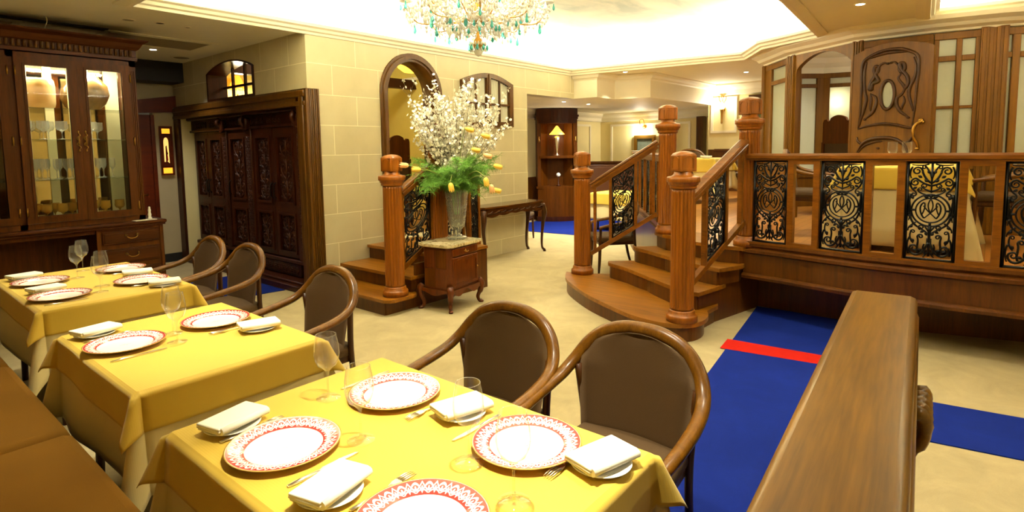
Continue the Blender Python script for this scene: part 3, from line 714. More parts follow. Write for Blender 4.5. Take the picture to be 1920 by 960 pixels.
# =================================================================== ARMCHAIRS
def make_chair(label):
    t = thing('barrel_armchair', label, 'chair')
    half = [(0, -.265, .865), (.085, -.262, .858), (.165, -.252, .828), (.225, -.232, .775), (.262, -.195, .715), (.284, -.13, .668), (.294, -.03, .64), (.295, .08, .622), (.288, .18, .605), (.275, .25, .588)]
    pts = [(-x, y, z) for x, y, z in half[::-1][:-1]] + half
    P = crom(pts, 6); n = len(P)
    b = B(); b.tube(P, [.027-.005*abs(2*i/(n-1)-1)**3 for i in range(n)], 12, flat=.85); obj('arm_rail', b, 'chairwood', t)
    # upholstered back inside the hoop
    b = B(); rows = []; NV, NU = 12, 14
    def hoop_w(z):      # half width of the back at height z
        if z < .70: return .212+(z-.42)*.11
        q = min((z-.70)/.152, 1); return .243*math.sqrt(max(1-q*q, 0))
    for face in (0, 1):
        for iv in range(NV+1):
            z = .43+(.852-.43)*math.sin(PI/2*iv/NV); wd = hoop_w(z); row = []
            for iu in range(NU+1):
                u = -1+2*iu/NU; x = wd*u; y = -.205-.055*(z-.43)/.42 + .05*u*u*(1 if z < .75 else .6); e = (1-u**4)*(1-(iv/NV)**6)
                row.append(b.v((x, y + (.028*e if face == 0 else -.014*e), z)))
            rows.append(row)
    for f in (0, 1):
        for iv in range(NV):
            A, Bq = rows[f*(NV+1)+iv], rows[f*(NV+1)+iv+1]
            for iu in range(NU): b.face([A[iu], A[iu+1], Bq[iu+1], Bq[iu]] if f else [A[iu], Bq[iu], Bq[iu+1], A[iu+1]], True)
    A, Bq = rows[:NV+1], rows[NV+1:]
    for iv in range(NV):
        for k in (0, NU): b.face([A[iv][k], A[iv+1][k], Bq[iv+1][k], Bq[iv][k]], True)
    for iu in range(NU): b.face([A[0][iu], A[0][iu+1], Bq[0][iu+1], Bq[0][iu]])
    obj('backrest', b, 'fabric', t)
    b = B(); b.box((0, .02, .435), (.50, .50, .075), 0, .03, 3); 
    for v in b.bm.verts:
        if v.co.z > .44: v.co.z += .02*(1-(v.co.x/.25)**2)*(1-((v.co.y-.02)/.25)**2)
        if v.co.y < -.1: v.co.x *= .86
    obj('seat', b, 'fabric', t)
    b = B(); b.box((0, .01, .385), (.47, .47, .05), 0, .012)
    for v in b.bm.verts:
        if v.co.y < -.1: v.co.x *= .86
    obj('seat_frame', b, 'chairdark', t)
    for s in (-1, 1):
        b = B(); b.tube(crom([(s*.272, .235, .60), (s*.245, .235, .42), (s*.235, .24, .2), (s*.228, .25, 0)], 4), [.017]*5+[.02]*4+[.019, .018, .016, .013], 8); obj('front_leg', b, 'chairdark', t)
        b = B(); b.tube(crom([(s*.245, -.19, .70), (s*.215, -.205, .43), (s*.205, -.235, .2), (s*.20, -.29, 0)], 4), [.018]*9+[.016]*2+[.014, .012], 8, flat=.9); obj('rear_leg', b, 'chairdark', t)
    return t
chair0 = make_chair('brown barrel armchair at the nearest table, nearest the camera'); chair0['group'] = 'barrel armchairs'
def chair(x, y, rz, label, z=0, use0=False):
    if use0: chair0.location = (x, y, z); chair0.rotation_euler = (0, 0, rz); return chair0
    return dup(chair0, (x, y, z), rz, label, 'barrel armchairs')
LEFT = PI/2      # chair front (+y) turned to -x
chair(1.73, 1.0, LEFT+.04, '', use0=True)
chair(1.66, 1.60, LEFT+.02, 'brown barrel armchair at the nearest table, second from the camera')
chair(1.66, 2.99, LEFT-.02, 'brown barrel armchair at the middle table set for two')
chair(1.77, 4.28, LEFT, 'brown barrel armchair at the table by the glass cabinet, the nearer one')
chair(1.77, 4.92, LEFT, 'brown barrel armchair at the table by the glass cabinet, the farther one')

# =================================================================== CARPETS
def rug(name, pts, mat, label, z=.006):
    b = B(); b.shape([pts], z, XY(.0005)); o = obj(name, b, mat); c = sum((Vector(p) for p in pts), Vector((0, 0)))/len(pts)
    center_obj(o, (c.x, c.y, 0)); return tag(o, label, 'carpet')
r = rug('carpet_runner', [(1.0, .45), (5.74, .45), (5.74, 1.685), (3.93, 1.45), (1.0, 1.09)], 'blue', 'blue carpet runner with one red stripe, between the stairs and the wooden ledge')
b = B(); s0, s1, s2, s3 = pz(1350, 654, 0), pz(1364, 637, 0), pz(1536, 667, 0), pz(1532, 684, 0)
ext = lambda a, c, y: a + (c-a)*((y-a.y)/(c.y-a.y))
s2 = ext(s1, s2, .46); s3 = ext(s0, s3, .46)
b.shape([[(s0.x, s0.y), (s1.x, s1.y), (s2.x, s2.y), (s3.x, s3.y)]], .0025, XY(.0055)); st = obj('red_stripe', b, 'red', r, True); st.matrix_parent_inverse = Matrix.Translation(r.location).inverted()
q = [pz(1738, 752, 0), pz(1919, 790, 0), pz(1919, 865, 0), pz(1730, 822, 0)]
dirn = (q[1]-q[0]).normalized(); 
rug('carpet_runner', [(3.6, .30), (4.18, .30), (q[1].x+.35, -2.4), (q[2].x+.35, -2.4)], 'blue', 'blue carpet strip crossing the cream carpet on the right of the wooden ledge')
rug('carpet_runner', [(2.35, 6.2), (3.1, 6.15), (XB-.07, 6.12), (XB-.07, 7.4), (2.35, 7.45)], 'blue', 'blue carpet strip on the floor in front of the carved wardrobe')
c0, c1 = pz(990, 434, 0), pz(1076, 441, 0)
rug('carpet_runner', [(c0.x, c0.y), (c1.x, c1.y), (9.4, 4.9), (11.9, 4.9), (11.9, 7.5), (7.12, 7.5), (7.12, 6.0)], 'blue', 'blue carpet in the back lounge in front of the corner cabinet')

# =================================================================== STAIRS, NEWELS, IRON BALUSTRADES
def spiral(cx, cy, r0, r1, a0, turns, n=16):
    return [(cx+(r0+(r1-r0)*(i/n)**.8)*math.cos(a0+turns*2*PI*i/n), cy+(r0+(r1-r0)*(i/n)**.8)*math.sin(a0+turns*2*PI*i/n)) for i in range(n+1)]
def iron_strokes():
    """scrollwork of one panel, .30 wide (x -.15...15) and .74 high; list of (points, radius, is_medallion)"""
    A = []
    def both(p, r, med=False): A.append((p, r, med)); A.append(([(-x, y) for x, y in p], r, med))
    # medallion with interlaced monogram
    cy = .375
    A.append(([(.122*math.cos(2*PI*i/40), cy+.122*math.sin(2*PI*i/40)) for i in range(41)], .0055, True))
    A.append(([(.094*math.cos(2*PI*i/36), cy+.094*math.sin(2*PI*i/36)) for i in range(37)], .0045, True))
    for k in range(4):
        a = PI/2*k; A.append(([(.094*math.cos(a), cy+.094*math.sin(a)), (.122*math.cos(a), cy+.122*math.sin(a))], .007, True))
    both(bez((0, cy+.088), (.022, cy+.05), (.018, cy+.02), (0, cy-.02)), .0042, True)
    both(bez((.040, cy+.06), (.075, cy+.045), (.072, cy-.02), (.038, cy-.062), 12), .005, True)
    both(bez((.040, cy+.06), (.028, cy+.03), (.045, cy-.02), (.055, cy-.035), 8), .004, True)
    both(bez((.038, cy-.062), (.01, cy-.03), (-.02, cy-.005), (-.045, cy+.035), 8), .004, True)
    # top: palmette and volutes
    A.append(([(0, .735), (0, .60), (0, .51)], .005, False))
    both(bez((0, .585), (.03, .60), (.05, .64), (.06, .672), 8) + spiral(.094, .676, .036, .010, PI*1.02, -1.35), .0058)
    both(bez((0, .62), (.012, .67), (.03, .70), (.05, .722), 8) + spiral(.05, .706, .016, .005, PI/2, -1.0, 10), .0045)
    both(bez((0, .565), (.05, .575), (.07, .60), (.10, .62), 8) + spiral(.104, .588, .032, .009, PI/2, -1.3), .0055)
    both(bez((0, .52), (.02, .53), (.045, .535), (.06, .555), 8) + spiral(.044, .562, .020, .006, 0, 1.1, 12), .0045)
    both(bez((.138, .60), (.142, .55), (.115, .53), (.10, .515), 8) + spiral(.112, .497, .020, .006, PI*.7, 1.1, 12), .0048)
    # sides: long stems following the ring and crossing below
    both(bez((.136, .50), (.144, .40), (.138, .30), (.095, .258), 12) + bez((.095, .258), (.06, .23), (.03, .22), (0, .185), 8), .006)
    both(bez((.142, .46), (.125, .43), (.128, .33), (.138, .29), 8), .004)
    both(spiral(.052, .243, .022, .006, -PI*.4, 1.25, 12), .0045)
    both(bez((0, .205), (.02, .235), (.03, .25), (.033, .25), 6), .005)
    # bottom: acanthus stem, collar and big volutes
    A.append(([(0, .255), (0, .22), (0, .15), (0, .02)], .008, False))
    for yy in (.128, .140, .152): A.append(([(-.017, yy), (.017, yy)], .0055, False))
    both(bez((.004, .125), (.015, .09), (.035, .05), (.058, .033), 8) + bez((.058, .033), (.09, .012), (.125, .035), (.125, .07), 8) + spiral(.095, .075, .030, .009, 0, 1.2), .0062)
    both(bez((.07, .04), (.085, .08), (.06, .12), (.075, .165), 8) + spiral(.055, .17, .020, .006, 0, 1.15, 12), .005)
    both(bez((.10, .115), (.13, .14), (.125, .19), (.12, .20), 6) + spiral(.105, .205, .016, .005, 0, 1.1, 10), .0045)
    both(bez((0, .055), (.015, .045), (.02, .02), (.035, .012), 6), .0045)
    both(spiral(.128, .335, .016, .005, PI*.5, -1.1, 10), .0045)
    both(bez((.0, .48), (.03, .50), (.07, .495), (.086, .53), 8) + spiral(.070, .535, .016, .005, -.3, 1.1, 10), .0045)
    both(bez((.02, .03), (.05, .09), (.03, .10), (.03, .115), 8), .005)
    both(bez((.125, .16), (.146, .13), (.142, .06), (.13, .03), 8), .0048)
    both(bez((.125, .71), (.143, .68), (.143, .64), (.13, .62), 8), .0048)
    both(bez((.02, .73), (.06, .715), (.10, .72), (.13, .725), 8), .004)
    both(bez((.09, .28), (.115, .26), (.142, .24), (.138, .21), 8), .0048)
    return A
IRON = iron_strokes()
LEAVES = [(.075, .625, .6), (.105, .54, -.5), (.118, .47, 1.2), (.02, .66, 1.1), (.03, .475, .2), (.045, .215, -.6), (.118, .25, -1.0), (.105, .145, .9), (.02, .20, 1.2), (.06, .075, .5), (.035, .595, .7), (.13, .33, 1.5)]
def iron_panel(parent, P00, P10, P11, P01, world=True):
    """cast panel stretched over the quad: bottom-left, bottom-right, top-right, top-left"""
    P00, P10, P11, P01 = (Vector(p) for p in (P00, P10, P11, P01)); W, H = .30, .74
    nrm = (P10-P00).cross(P01-P00).normalized()
    def mp(x, y, d=0): u = x/W+.5; v = y/H; return (P00*(1-u)+P10*u)*(1-v) + (P01*(1-u)+P11*u)*v + nrm*d
    b = B(); e = .012
    for a, c in (((-.15, e/2), (.15, e/2)), ((-.15, H-e/2), (.15, H-e/2)), ((-.15+e/2, 0), (-.15+e/2, H)), ((.15-e/2, 0), (.15-e/2, H))):
        b.tube([mp(*a), mp(*c)], .011, 4)
    fr = obj('iron_panel', b, 'iron', parent, world)
    b = B(); bm_ = B()
    for pts, r, med in IRON:
        n = len(pts); (bm_ if med else b).tube([mp(x*.93, .012+y*.968) for x, y in pts], [r*1.55*(1-.35*i/max(n-1, 1)) for i in range(n)] if not med else r*1.25, 6)
    for x0, y0, a in LEAVES:
        for s in (-1, 1):
            pts = [(s*(x0*.93+k*.010*math.cos(a)), y0+k*.010*math.sin(a)) for k in (-1.6, -.8, 0, .8, 1.6)]
            b.tube([mp(x, y, .004) for x, y in pts], [.001, .009, .012, .008, .001], 6)
    obj('scrollwork', b, 'iron', fr); obj('medallion', bm_, 'iron', fr)
    return fr

def make_newel(label, h=1.375):
    t = thing('newel_post', label, 'newel post')
    b = B(); b.lathe([(0, 0), (.125, 0), (.125, .045), (.118, .055), (.108, .06), (.105, .085), (.098, .095), (0, .095)], seg=32); obj('base', b, 'oakz', t)
    zs0, zs1 = .095, h-.30
    b = B(); fl = lambda a, z: .85+.15*abs(math.sin(a*9))**.55
    b.lathe([(.0, zs0), (.094, zs0), (.094, zs0+.02), (.094, zs0+.03), (.091, zs1-.03), (.091, zs1), (0, zs1)], seg=162, wob=lambda a, z: fl(a, z) if zs0+.025 < z < zs1-.005 else 1)
    obj('fluted_shaft', b, 'oakz', t)
    b = B(); b.lathe([(0, zs1), (.097, zs1), (.104, zs1+.006), (.106, zs1+.016), (.103, zs1+.024), (.110, zs1+.028), (.117, zs1+.038), (.117, zs1+.047), (.127, zs1+.053), (.130, zs1+.058), (.130, zs1+.090), (.124, zs1+.096), (.100, zs1+.100), (.082, zs1+.108), (.073, zs1+.122), (.071, zs1+.14), (0, zs1+.14)], seg=40); obj('capital', b, 'oakz', t)
    zb = zs1+.138; hb = h-zb
    b = B(); b.box((0, 0, zb+hb*.40), (.146, .146, hb*.80), 0, .004); b.lathe([(.096, zb+hb*.78), (.09, zb+hb*.86), (.06, zb+hb*.95), (.03, zb+hb*.985), (0, h)], seg=4, M4=Matrix.Rotation(PI/4, 4, 'Z'))
    for k in range(4):
        m = Matrix.Rotation(PI/2*k, 4, 'Z') @ frameM((0, -.0705, zb+.012), (1, 0, 0), (0, 0, 1)); hh = hb*.56
        lo = [(-.052, 0), (-.052, hh)] + [(-.052+.104*i/8, hh+.02*math.sin(PI*i/8)) for i in range(1, 8)] + [(.052, hh), (.052, 0)]
        li = [(x*.74, .012+y*.84) for x, y in lo]
        b.shape([lo, li], .007, m)
    obj('finial', b, 'oakz', t)
    return t
newel0 = make_newel('left front newel post of the right-hand stairs, on the bottom step'); newel0['group'] = 'fluted newel posts'
NLF, NRF, NLB, NRB = Vector((5.34, 3.45, .16)), Vector((4.35, 1.86, .16)), Vector((5.84, 2.70, PF)), Vector((5.40, 1.70, PF))
def fit(px_, z0, y0): p = pz(px_, y0, z0); return Vector((p.x, p.y, z0))
NLF = fit(1092, .16, 512); NRF = fit(1278, .16, 600); NLB = fit(1250, PF, 437); NRB = fit(1401, PF, 460)
dirS = ((NLB+NRB)/2-(NLF+NRF)/2); dirS.z = 0; angS = math.atan2(dirS.y, dirS.x)
newel0.location = NLF; newel0.rotation_euler = (0, 0, angS)
dup(newel0, NRF, angS, 'right front newel post of the right-hand stairs, beside the blue runner', 'fluted newel posts')
dup(newel0, NLB, angS, 'left upper newel post of the right-hand stairs, at the platform edge', 'fluted newel posts')
dup(newel0, NRB, angS, 'right upper newel post of the right-hand stairs, where the platform railing begins', 'fluted newel posts')

# right-hand stairs
t = thing('curved_staircase', 'curved oak stairs of three steps fanning down from the raised platform', 'stairs', (5.0, 2.5, 0))
def tread(outline, z, parent, back, mat='oak'):
    b = B(); b.shape([outline], .035, XY(z-.035)); o = obj('tread', b, mat, parent, True)
    c = Vector((sum(p[0] for p in outline)/len(outline), sum(p[1] for p in outline)/len(outline)))
    ins = [tuple(Vector(p)+(c-Vector(p)).normalized()*.035) for p in outline]
    b = B(); b.shape([ins], .125, XY(z-.16)); obj('riser', b, 'fascia', parent, True); return o
z1 = .16
nose = [pz(x, y, z1) for x, y in ((1062, 509), (1060, 519), (1069, 530), (1099, 551), (1139, 571), (1178, 588), (1218, 600), (1258, 607), (1297, 607), (1319, 601), (1328, 592), (1326, 583))]
nose = crom([(p.x, p.y, 0) for p in nose], 4); out1 = [(p.x, p.y) for p in nose] + [(5.0, 1.80), (5.75, 2.1), (5.75, 2.9), (5.48, 3.35), (5.36, 3.56)]
tread(out1, z1, t, None)
z2 = .32
n2 = [pz(x, y, z2) for x, y in ((1141, 489), (1142, 493), (1170, 501), (1208, 516), (1253, 534), (1285, 545), (1310, 549))]
n2 = crom([(p.x, p.y, 0) for p in n2], 4); e2 = pz(1354, 535, z2)
out2 = [(p.x, p.y) for p in n2] + [(e2.x, e2.y), (5.75, 1.76), (5.85, 2.8), (5.52, 3.15)]
tread(out2, z2, t, None)
z3 = .48
n3 = [pz(x, y, z3) for x, y in ((1187, 459), (1188, 463), (1215, 470), (1253, 481), (1300, 494), (1349, 504))]
n3 = crom([(p.x, p.y, 0) for p in n3], 4); e3 = pz(1393, 497, z3)
out3 = [(p.x, p.y) for p in n3] + [(e3.x, e3.y), (5.8, 1.76), (5.9, 2.72), (5.66, 2.95)]
tread(out3, z3, t, None)
out4 = [(NLB.x-.14, NLB.y-.02), (NLB.x-.18, NLB.y-.25), ((NLB.x+NRB.x)/2-.24, (NLB.y+NRB.y)/2), (NRB.x-.16, NRB.y+.2), (NRB.x-.14, NRB.y), (NRB.x+.1, NRB.y-.12), (5.9, 1.7), (6.05, 2.72), (NLB.x+.02, NLB.y+.15)]
tread(out4, PF+.002, t, None)
# side wall between stairs and fascia
b = B(); b.shape([[(0, 0), (0, .285), (.33, .285), (.33, .445), (.62, .445), (.62, .60), (1.0, .60), (1.0, 0)]], -.04, frameM((4.76, 1.885, 0), (.97, -.20, 0), (0, 0, 1))); obj('side_panel', b, 'fascia', t, True)

def rail_profile(b, P, Q, w, h, cap=True):
    """handrail: moulded bar from P to Q (centres), w wide, h high"""
    P, Q = Vector(P), Vector(Q); d = (Q-P).normalized(); side = d.cross(Vector((0, 0, 1))).normalized(); up = side.cross(d)
    prof = [(-.5, .15), (-.46, .42), (-.30, .5), (.30, .5), (.46, .42), (.5, .15), (.36, .05), (.36, -.2), (.42, -.3), (.42, -.5), (-.42, -.5), (-.42, -.3), (-.36, -.2), (-.36, .05)]
    R = [[b.v(X+side*(u*w)+up*(v*h)) for u, v in prof] for X in (P, Q)]
    n = len(prof)
    for i in range(n): b.face([R[0][i], R[0][(i+1) % n], R[1][(i+1) % n], R[1][i]])
    b.face(R[0]); b.face(R[1][::-1])
def bar(b, P, Q, w, h):
    P, Q = Vector(P), Vector(Q); d = (Q-P).normalized()
    side = (d.cross(Vector((0, 0, 1))) if abs(d.z) < .95 else Vector((1, 0, 0)))
    side.normalize(); up = side.cross(d)
    R = [[b.v(X+side*(u*w)+up*(v*h)) for u, v in ((-.5, -.5), (.5, -.5), (.5, .5), (-.5, .5))] for X in (P, Q)]
    for i in range(4): b.face([R[0][i], R[0][(i+1) % 4], R[1][(i+1) % 4], R[1][i]])
    b.face(R[0]); b.face(R[1][::-1])
def vpost(b, p, z0, z1, w, d, ang): b.box((p[0], p[1], (z0+z1)/2), (w, d, z1-z0), ang)
def balustrade(label, P, Q, zb0, zb1, ht, slots, gap=.0, rail_top=True, w=.095, name='balustrade', railmat='railx'):
    """P, Q plan ends; base line z zb0->zb1; ht height to rail centre; slots = [(u0,u1,'iron'/'open')]"""
    P, Q = Vector(P[:2]), Vector(Q[:2]); L = (Q-P).length; ang = math.atan2((Q-P).y, (Q-P).x)
    pt = lambda u, dz: Vector((P.x+(Q.x-P.x)*u, P.y+(Q.y-P.y)*u, zb0+(zb1-zb0)*u+dz))
    t = thing(name, label, 'balustrade', (*(P+Q)/2, min(zb0, zb1)))
    b = B(); rail_profile(b, pt(0, ht), pt(1, ht), w, .06); obj('handrail', b, railmat, t, True)
    b = B(); bar(b, pt(0, ht-.05), pt(1, ht-.05), .045, .035); obj('top_rail', b, railmat, t, True)
    b = B(); bar(b, pt(0, .03), pt(1, .03), .05, .045); obj('bottom_rail', b, railmat, t, True)
    zlo, zhi = .052, ht-.068
    us = sorted({u for s in slots for u in s[:2]})
    sw = .032
    for u in us:
        b = B(); p = pt(u, 0); z0 = p.z+zlo; z1_ = p.z+zhi
        vpost(b, p, z0-.01, z1_+.01, sw, .042, ang); obj('stile', b, 'frame' if railmat == 'dark' else railmat, t, True)
    for u0, u1, k in slots:
        if k == 'iron':
            e = (sw/2)/L
            iron_panel(t, pt(u0+e, zlo), pt(u1-e, zlo), pt(u1-e, zhi), pt(u0+e, zhi))
    return t
# sloped balustrades of the right-hand stairs
def between(A, Bq, r=.1):
    d = (Bq-A); d.z = 0; d.normalize(); return A+d*r, Bq-d*r
A_, B_ = between(NLF, NLB)
balustrade('sloping iron and oak balustrade on the left of the right-hand stairs', A_, B_, pz(1112, 545, 0).z+.36, .36+.46, .80, [(.06, .30, 'open'), (.30, .68, 'iron'), (.68, .94, 'open')])
A_, B_ = between(NRF, NRB)
balustrade('sloping iron and oak balustrade on the right of the right-hand stairs', A_, B_, .40, .40+.44, .76, [(.05, .26, 'open'), (.26, .64, 'iron'), (.64, .94, 'open')])
# curved platform railing: four iron panels and four open bays, one run
t = thing('platform_railing', 'long curved oak railing with black iron panels along the platform edge', 'railing', (5.25, .4, PF))
Rp = [(5.395, 1.64), (5.347, 1.335), (5.303, 1.074), (5.240, .746), (5.215, .48), (5.205, .165), (5.21, -.085), (5.235, -.40), (5.29, -.68), (5.36, -1.0), (5.5, -1.5)]
kinds = ['iron', 'open', 'iron', 'open', 'iron', 'open', 'iron', 'open', 'iron', 'open']
cv = crom([(x, y, 0) for x, y in [(5.405, 1.69)]+Rp], 4)
b = B(); b.sweep([(p.x, p.y) for p in cv], [(.045, 1.455), (.045, 1.48), (.03, 1.497), (-.03, 1.497), (-.045, 1.48), (-.045, 1.455), (-.03, 1.448), (-.028, 1.437), (.028, 1.437), (.03, 1.448), (.045, 1.455)], False); obj('handrail', b, 'railx', t, True)
b = B(); b.sweep([(p.x, p.y) for p in cv], [(.03, PF+.04), (.03, .70), (-.03, .70), (-.03, PF+.04), (.03, PF+.04)], False); obj('bottom_rail', b, 'railx', t, True)
for i, (p, k) in enumerate(zip(Rp, kinds)):
    q = Rp[i+1]; d = (Vector(q)-Vector(p)).normalized(); ang = math.atan2(d.y, d.x)
    if k == 'iron': iron_panel(t, (*(Vector(p)+d*.004), .70), (*(Vector(q)-d*.004), .70), (*(Vector(q)-d*.004), 1.437), (*(Vector(p)+d*.004), 1.437))
    else:
        b = B(); 
        for e, s in ((p, 1), (q, -1)): vpost(b, Vector(e)+d*s*.027, .70, 1.437, .05, .05, ang)
        m = (Vector(p)+Vector(q))/2; L = (Vector(q)-Vector(p)).length
        vpost(b, m, .70, .725, L-.1, .05, ang); vpost(b, m, 1.405, 1.437, L-.1, .05, ang); obj('bay_frame', b, 'railx', t, True)
# railing along the left edge of the platform
D = (Vector((8.42, 4.40))-Vector((5.95, 2.80)))
balustrade('iron and oak railing along the far left platform edge, behind the stairs', (5.98, 2.80), (8.42, 4.42), PF, PF, .83, [(.02, .10, 'open'), (.10, .22, 'iron'), (.22, .32, 'open'), (.32, .44, 'iron'), (.44, .54, 'open'), (.54, .66, 'iron'), (.66, .76, 'open'), (.76, .88, 'iron'), (.88, .98, 'open')])
for i, (x, y) in enumerate(((8.28, 4.33), (8.12, 4.225))):
    b = B(); b.lathe([(0, 0), (.05, .002), (.075, .012), (.072, .014), (.05, .006), (0, .005)], seg=24); o = obj('small_dish', b, 'china'); o.location = (x, y, PF+.861); tag(o, ['small white dish at the far end of the railing by the framed landscape', 'small white dish on the railing, nearer the newel post'][i], 'dish', 'dishes on the railing')

# left-hand stairs against the stone wall
t = thing('side_staircase', 'short oak stairs to the arched doorway beside the stone wall', 'stairs', (3.9, 4.95, 0))
Y0 = 4.36
def step(x0, x1, z, rnd=False):
    b = B()
    if rnd: out = [(x0-.02, YA-.02), (x0-.02, Y0+.10)] + [(x0+.08+.10*math.cos(a), Y0+.02+.10*math.sin(a)) for a in [PI+i*PI/2/8 for i in range(9)]] + [(x0+.27+.12*math.cos(a), Y0+.04+.12*math.sin(a)) for a in [PI*1.5+i*PI/2/8 for i in range(9)]] + [(x0+.42, Y0+.10), (x0+.42, YA-.02)]
    else: out = [(x0-.02, Y0-.005), (x1, Y0-.005), (x1, YA-.02), (x0-.02, YA-.02)]
    b.shape([out], .032, XY(z-.032)); obj('tread', b, 'oak', t, True)
    b = B(); b.b2((x0+.01, Y0+.02, z-.16), (x1, YA-.02, z-.032)); obj('riser', b, 'fascia', t, True)
step(3.32, 3.78, .16, True); step(3.66, 4.12, .32); step(4.03, 4.78, .48)
b = B(); b.b2((3.72, Y0+.01, 0), (4.78, Y0+.04, .44)); b.b2((4.74, Y0+.01, 0), (4.78, YA-.02, .44)); b.b2((3.345, Y0+.012, 0), (3.72, Y0+.04, .13)); obj('side_panel', b, 'fascia', t, True)
NA = Vector((3.50, 4.42, .16)); NB = Vector((4.10, 4.43, .48))
dup(newel0, NA, 0, 'lower newel post of the short stairs by the stone wall', 'fluted newel posts')
dup(newel0, NB, 0, 'upper newel post behind the flower arrangement', 'fluted newel posts')
balustrade('sloping iron balustrade between the two newels of the short stairs', (NA.x+.09, NA.y), (NB.x-.08, NB.y), .38, .63, .79, [(.03, .96, 'iron')])
balustrade('short iron balustrade of the landing behind the vase', (NB.x+.09, NB.y), (4.72, NB.y), .49, .49, .83, [(.02, .50, 'iron'), (.50, .70, 'open'), (.70, .98, 'iron')])

# =================================================================== WOODEN LEDGE (partition)
t = thing('wooden_partition', 'low partition with a broad polished walnut ledge in the right foreground', 'partition', (1.6, .22, 0), math.atan2(.125, 1.7))
b = B(); b.b2((-1.5, -.108, .955), (.985, .108, 1.0), .028); obj('ledge_top', b, 'ledge', t)
b = B(); b.b2((-1.5, -.092, .0), (.965, .092, .955), .01); obj('body', b, 'dark', t)
b = B(); b.b2((-1.5, -.115, .90), (.975, .115, .945), .02); obj('ledge_moulding', b, 'ledge', t)
b = B()
for k in range(5): b.tube(crom([(.30+.05*k-.1, -.105, .86-.01*k), (.32+.05*k-.1, -.130, .84), (.34+.05*k-.1, -.135, .78), (.33+.05*k-.1, -.110, .72)], 4), [.01]+[.02]*6+[.016]*4+[.008]*2, 8)
obj('carved_ornament', b, 'ledge', t)

# =================================================================== CARVED WARDROBE
XW = 3.50
t = thing('carved_wardrobe', 'huge dark carved wardrobe with five doors set into the wall recess', 'wardrobe', (3.8, 7.45, 0))
WY0, WY1 = 5.84, 8.93
b = B(); b.b2((XW+.02, WY0, .08), (4.08, WY1, 2.06)); obj('carcass', b, 'dark', t, True)
b = B(); b.b2((XB-.06, WY0+.02, .0), (XW+.02, WY1, .07), .01); b.b2((XB+.0, WY0+.02, .065), (XW+.02, WY1, .10), .012); b.b2((XW-.05, WY0, .26), (XW+.02, WY1, .31), .012); obj('plinth', b, 'dark', t, True)
def scroll_relief(b, mp, w, h, n, r=.008):
    """leafy carved vine filling w x h, mirrored about the middle"""
    k = max(1, int(h/(w*.62))); hh = h/k
    for i in range(k):
        y0 = -h/2+hh*i
        for s in (-1, 1):
            sg = s*(1 if i % 2 else -1)
            b.tube([mp(sg*x*w, y0+y*hh) for x, y in bez((0, 0), (.25, .2), (.4, .35), (.38, .6), 6)+spiral(.22, .62, .16, .04, 0, 1.2, 10)], r, 5)
            b.tube([mp(s*x*w, y0+y*hh) for x, y in bez((.02, .3), (.1, .4), (.15, .35), (.2, .25), 6)], [r*.6, r, r*1.4, r*1.6, r*1.2, r, r*.5], 5)
            for (x, y, a) in ((.36, .2, .6), (.36, .85, -.5), (.12, .85, .9), (.12, .12, 1.2)):
                c = math.cos(a)*w*.10; d = math.sin(a)*w*.10
                b.tube([mp(s*(x*w-c), y0+y*hh-d), mp(s*x*w, y0+y*hh), mp(s*(x*w+c), y0+y*hh+d)], [.002, r*1.7, .002], 5)
        b.tube([mp(0, y0), mp(0, y0+hh*.5), mp(0, y0+hh)], [r, r*1.7, r], 5)
def wd_door(y0, y1, handle):
    m = lambda y, z, d=0: Vector((XW-.02-d, y, z))
    b = B(); yw = y1-y0
    lp = [(y0, .33), (y1, .33), (y1, 1.86), (y0, 1.86)]
    ho = lambda a, c: [(y0+.075, a), (y1-.075, a), (y1-.075, c), (y0+.075, c)]
    b.shape([lp, ho(.97, 1.76), ho(.39, .84)], .045, YZ((XW-.025, 0, 0)))
    for a, c in ((.97, 1.76), (.39, .84)):
        b.shape([[(y0+.06, a-.015), (y1-.06, a-.015), (y1-.06, c+.015), (y0+.06, c+.015)], [(y0+.085, a+.01), (y1-.085, a+.01), (y1-.085, c-.01), (y0+.085, c-.01)]], .02, YZ((XW-.038, 0, 0)))
        b.b2((XW-.005, y0+.07, a), (XW+.02, y1-.07, c))
    d = obj('door', b, 'dark', t, True)
    for a, c in ((.97, 1.76), (.39, .84)):
        b = B(); yc, zc = (y0+y1)/2, (a+c)/2
        scroll_relief(b, lambda x, z: Vector((XW-.008, yc+x, zc+z)), yw-.19, c-a-.03, 3, .0085); obj('carved_panel', b, 'dark', d)
    if handle:
        b = B(); yy = y0+.035 if handle < 0 else y1-.035
        b.tube([(XW-.03, yy, 1.02), (XW-.06, yy, 1.05), (XW-.06, yy, 1.18), (XW-.03, yy, 1.21)], .008, 6); obj('door_handle', b, 'iron', d)
DY = [(6.10, 6.615), (6.625, 7.11), (7.28, 7.79), (7.93, 8.40), (8.41, 8.85)]
for (a, c), hd in zip(DY, (1, -1, 1, 1, -1)): wd_door(a, c, hd)
for y0, y1 in ((5.86, 6.09), (7.12, 7.27), (7.80, 7.92)):
    b = B(); b.b2((XW-.05, y0, .31), (XW+.02, y1, 1.88), .01); yc = (y0+y1)/2
    scroll_relief(b, lambda x, z: Vector((XW-.052, yc+x, 1.1+z)), min(y1-y0-.03, .12), 1.35, 8, .006)
    b.box((XW-.07, yc, 1.93), (.07, min(y1-y0, .13), .15), 0, .02); b.tube(crom([(XW-.10, yc, 2.02), (XW-.13, yc, 1.96), (XW-.09, yc, 1.90), (XW-.07, yc, 1.84)], 4), .028, 8)
    obj('pilaster', b, 'dark', t, True)
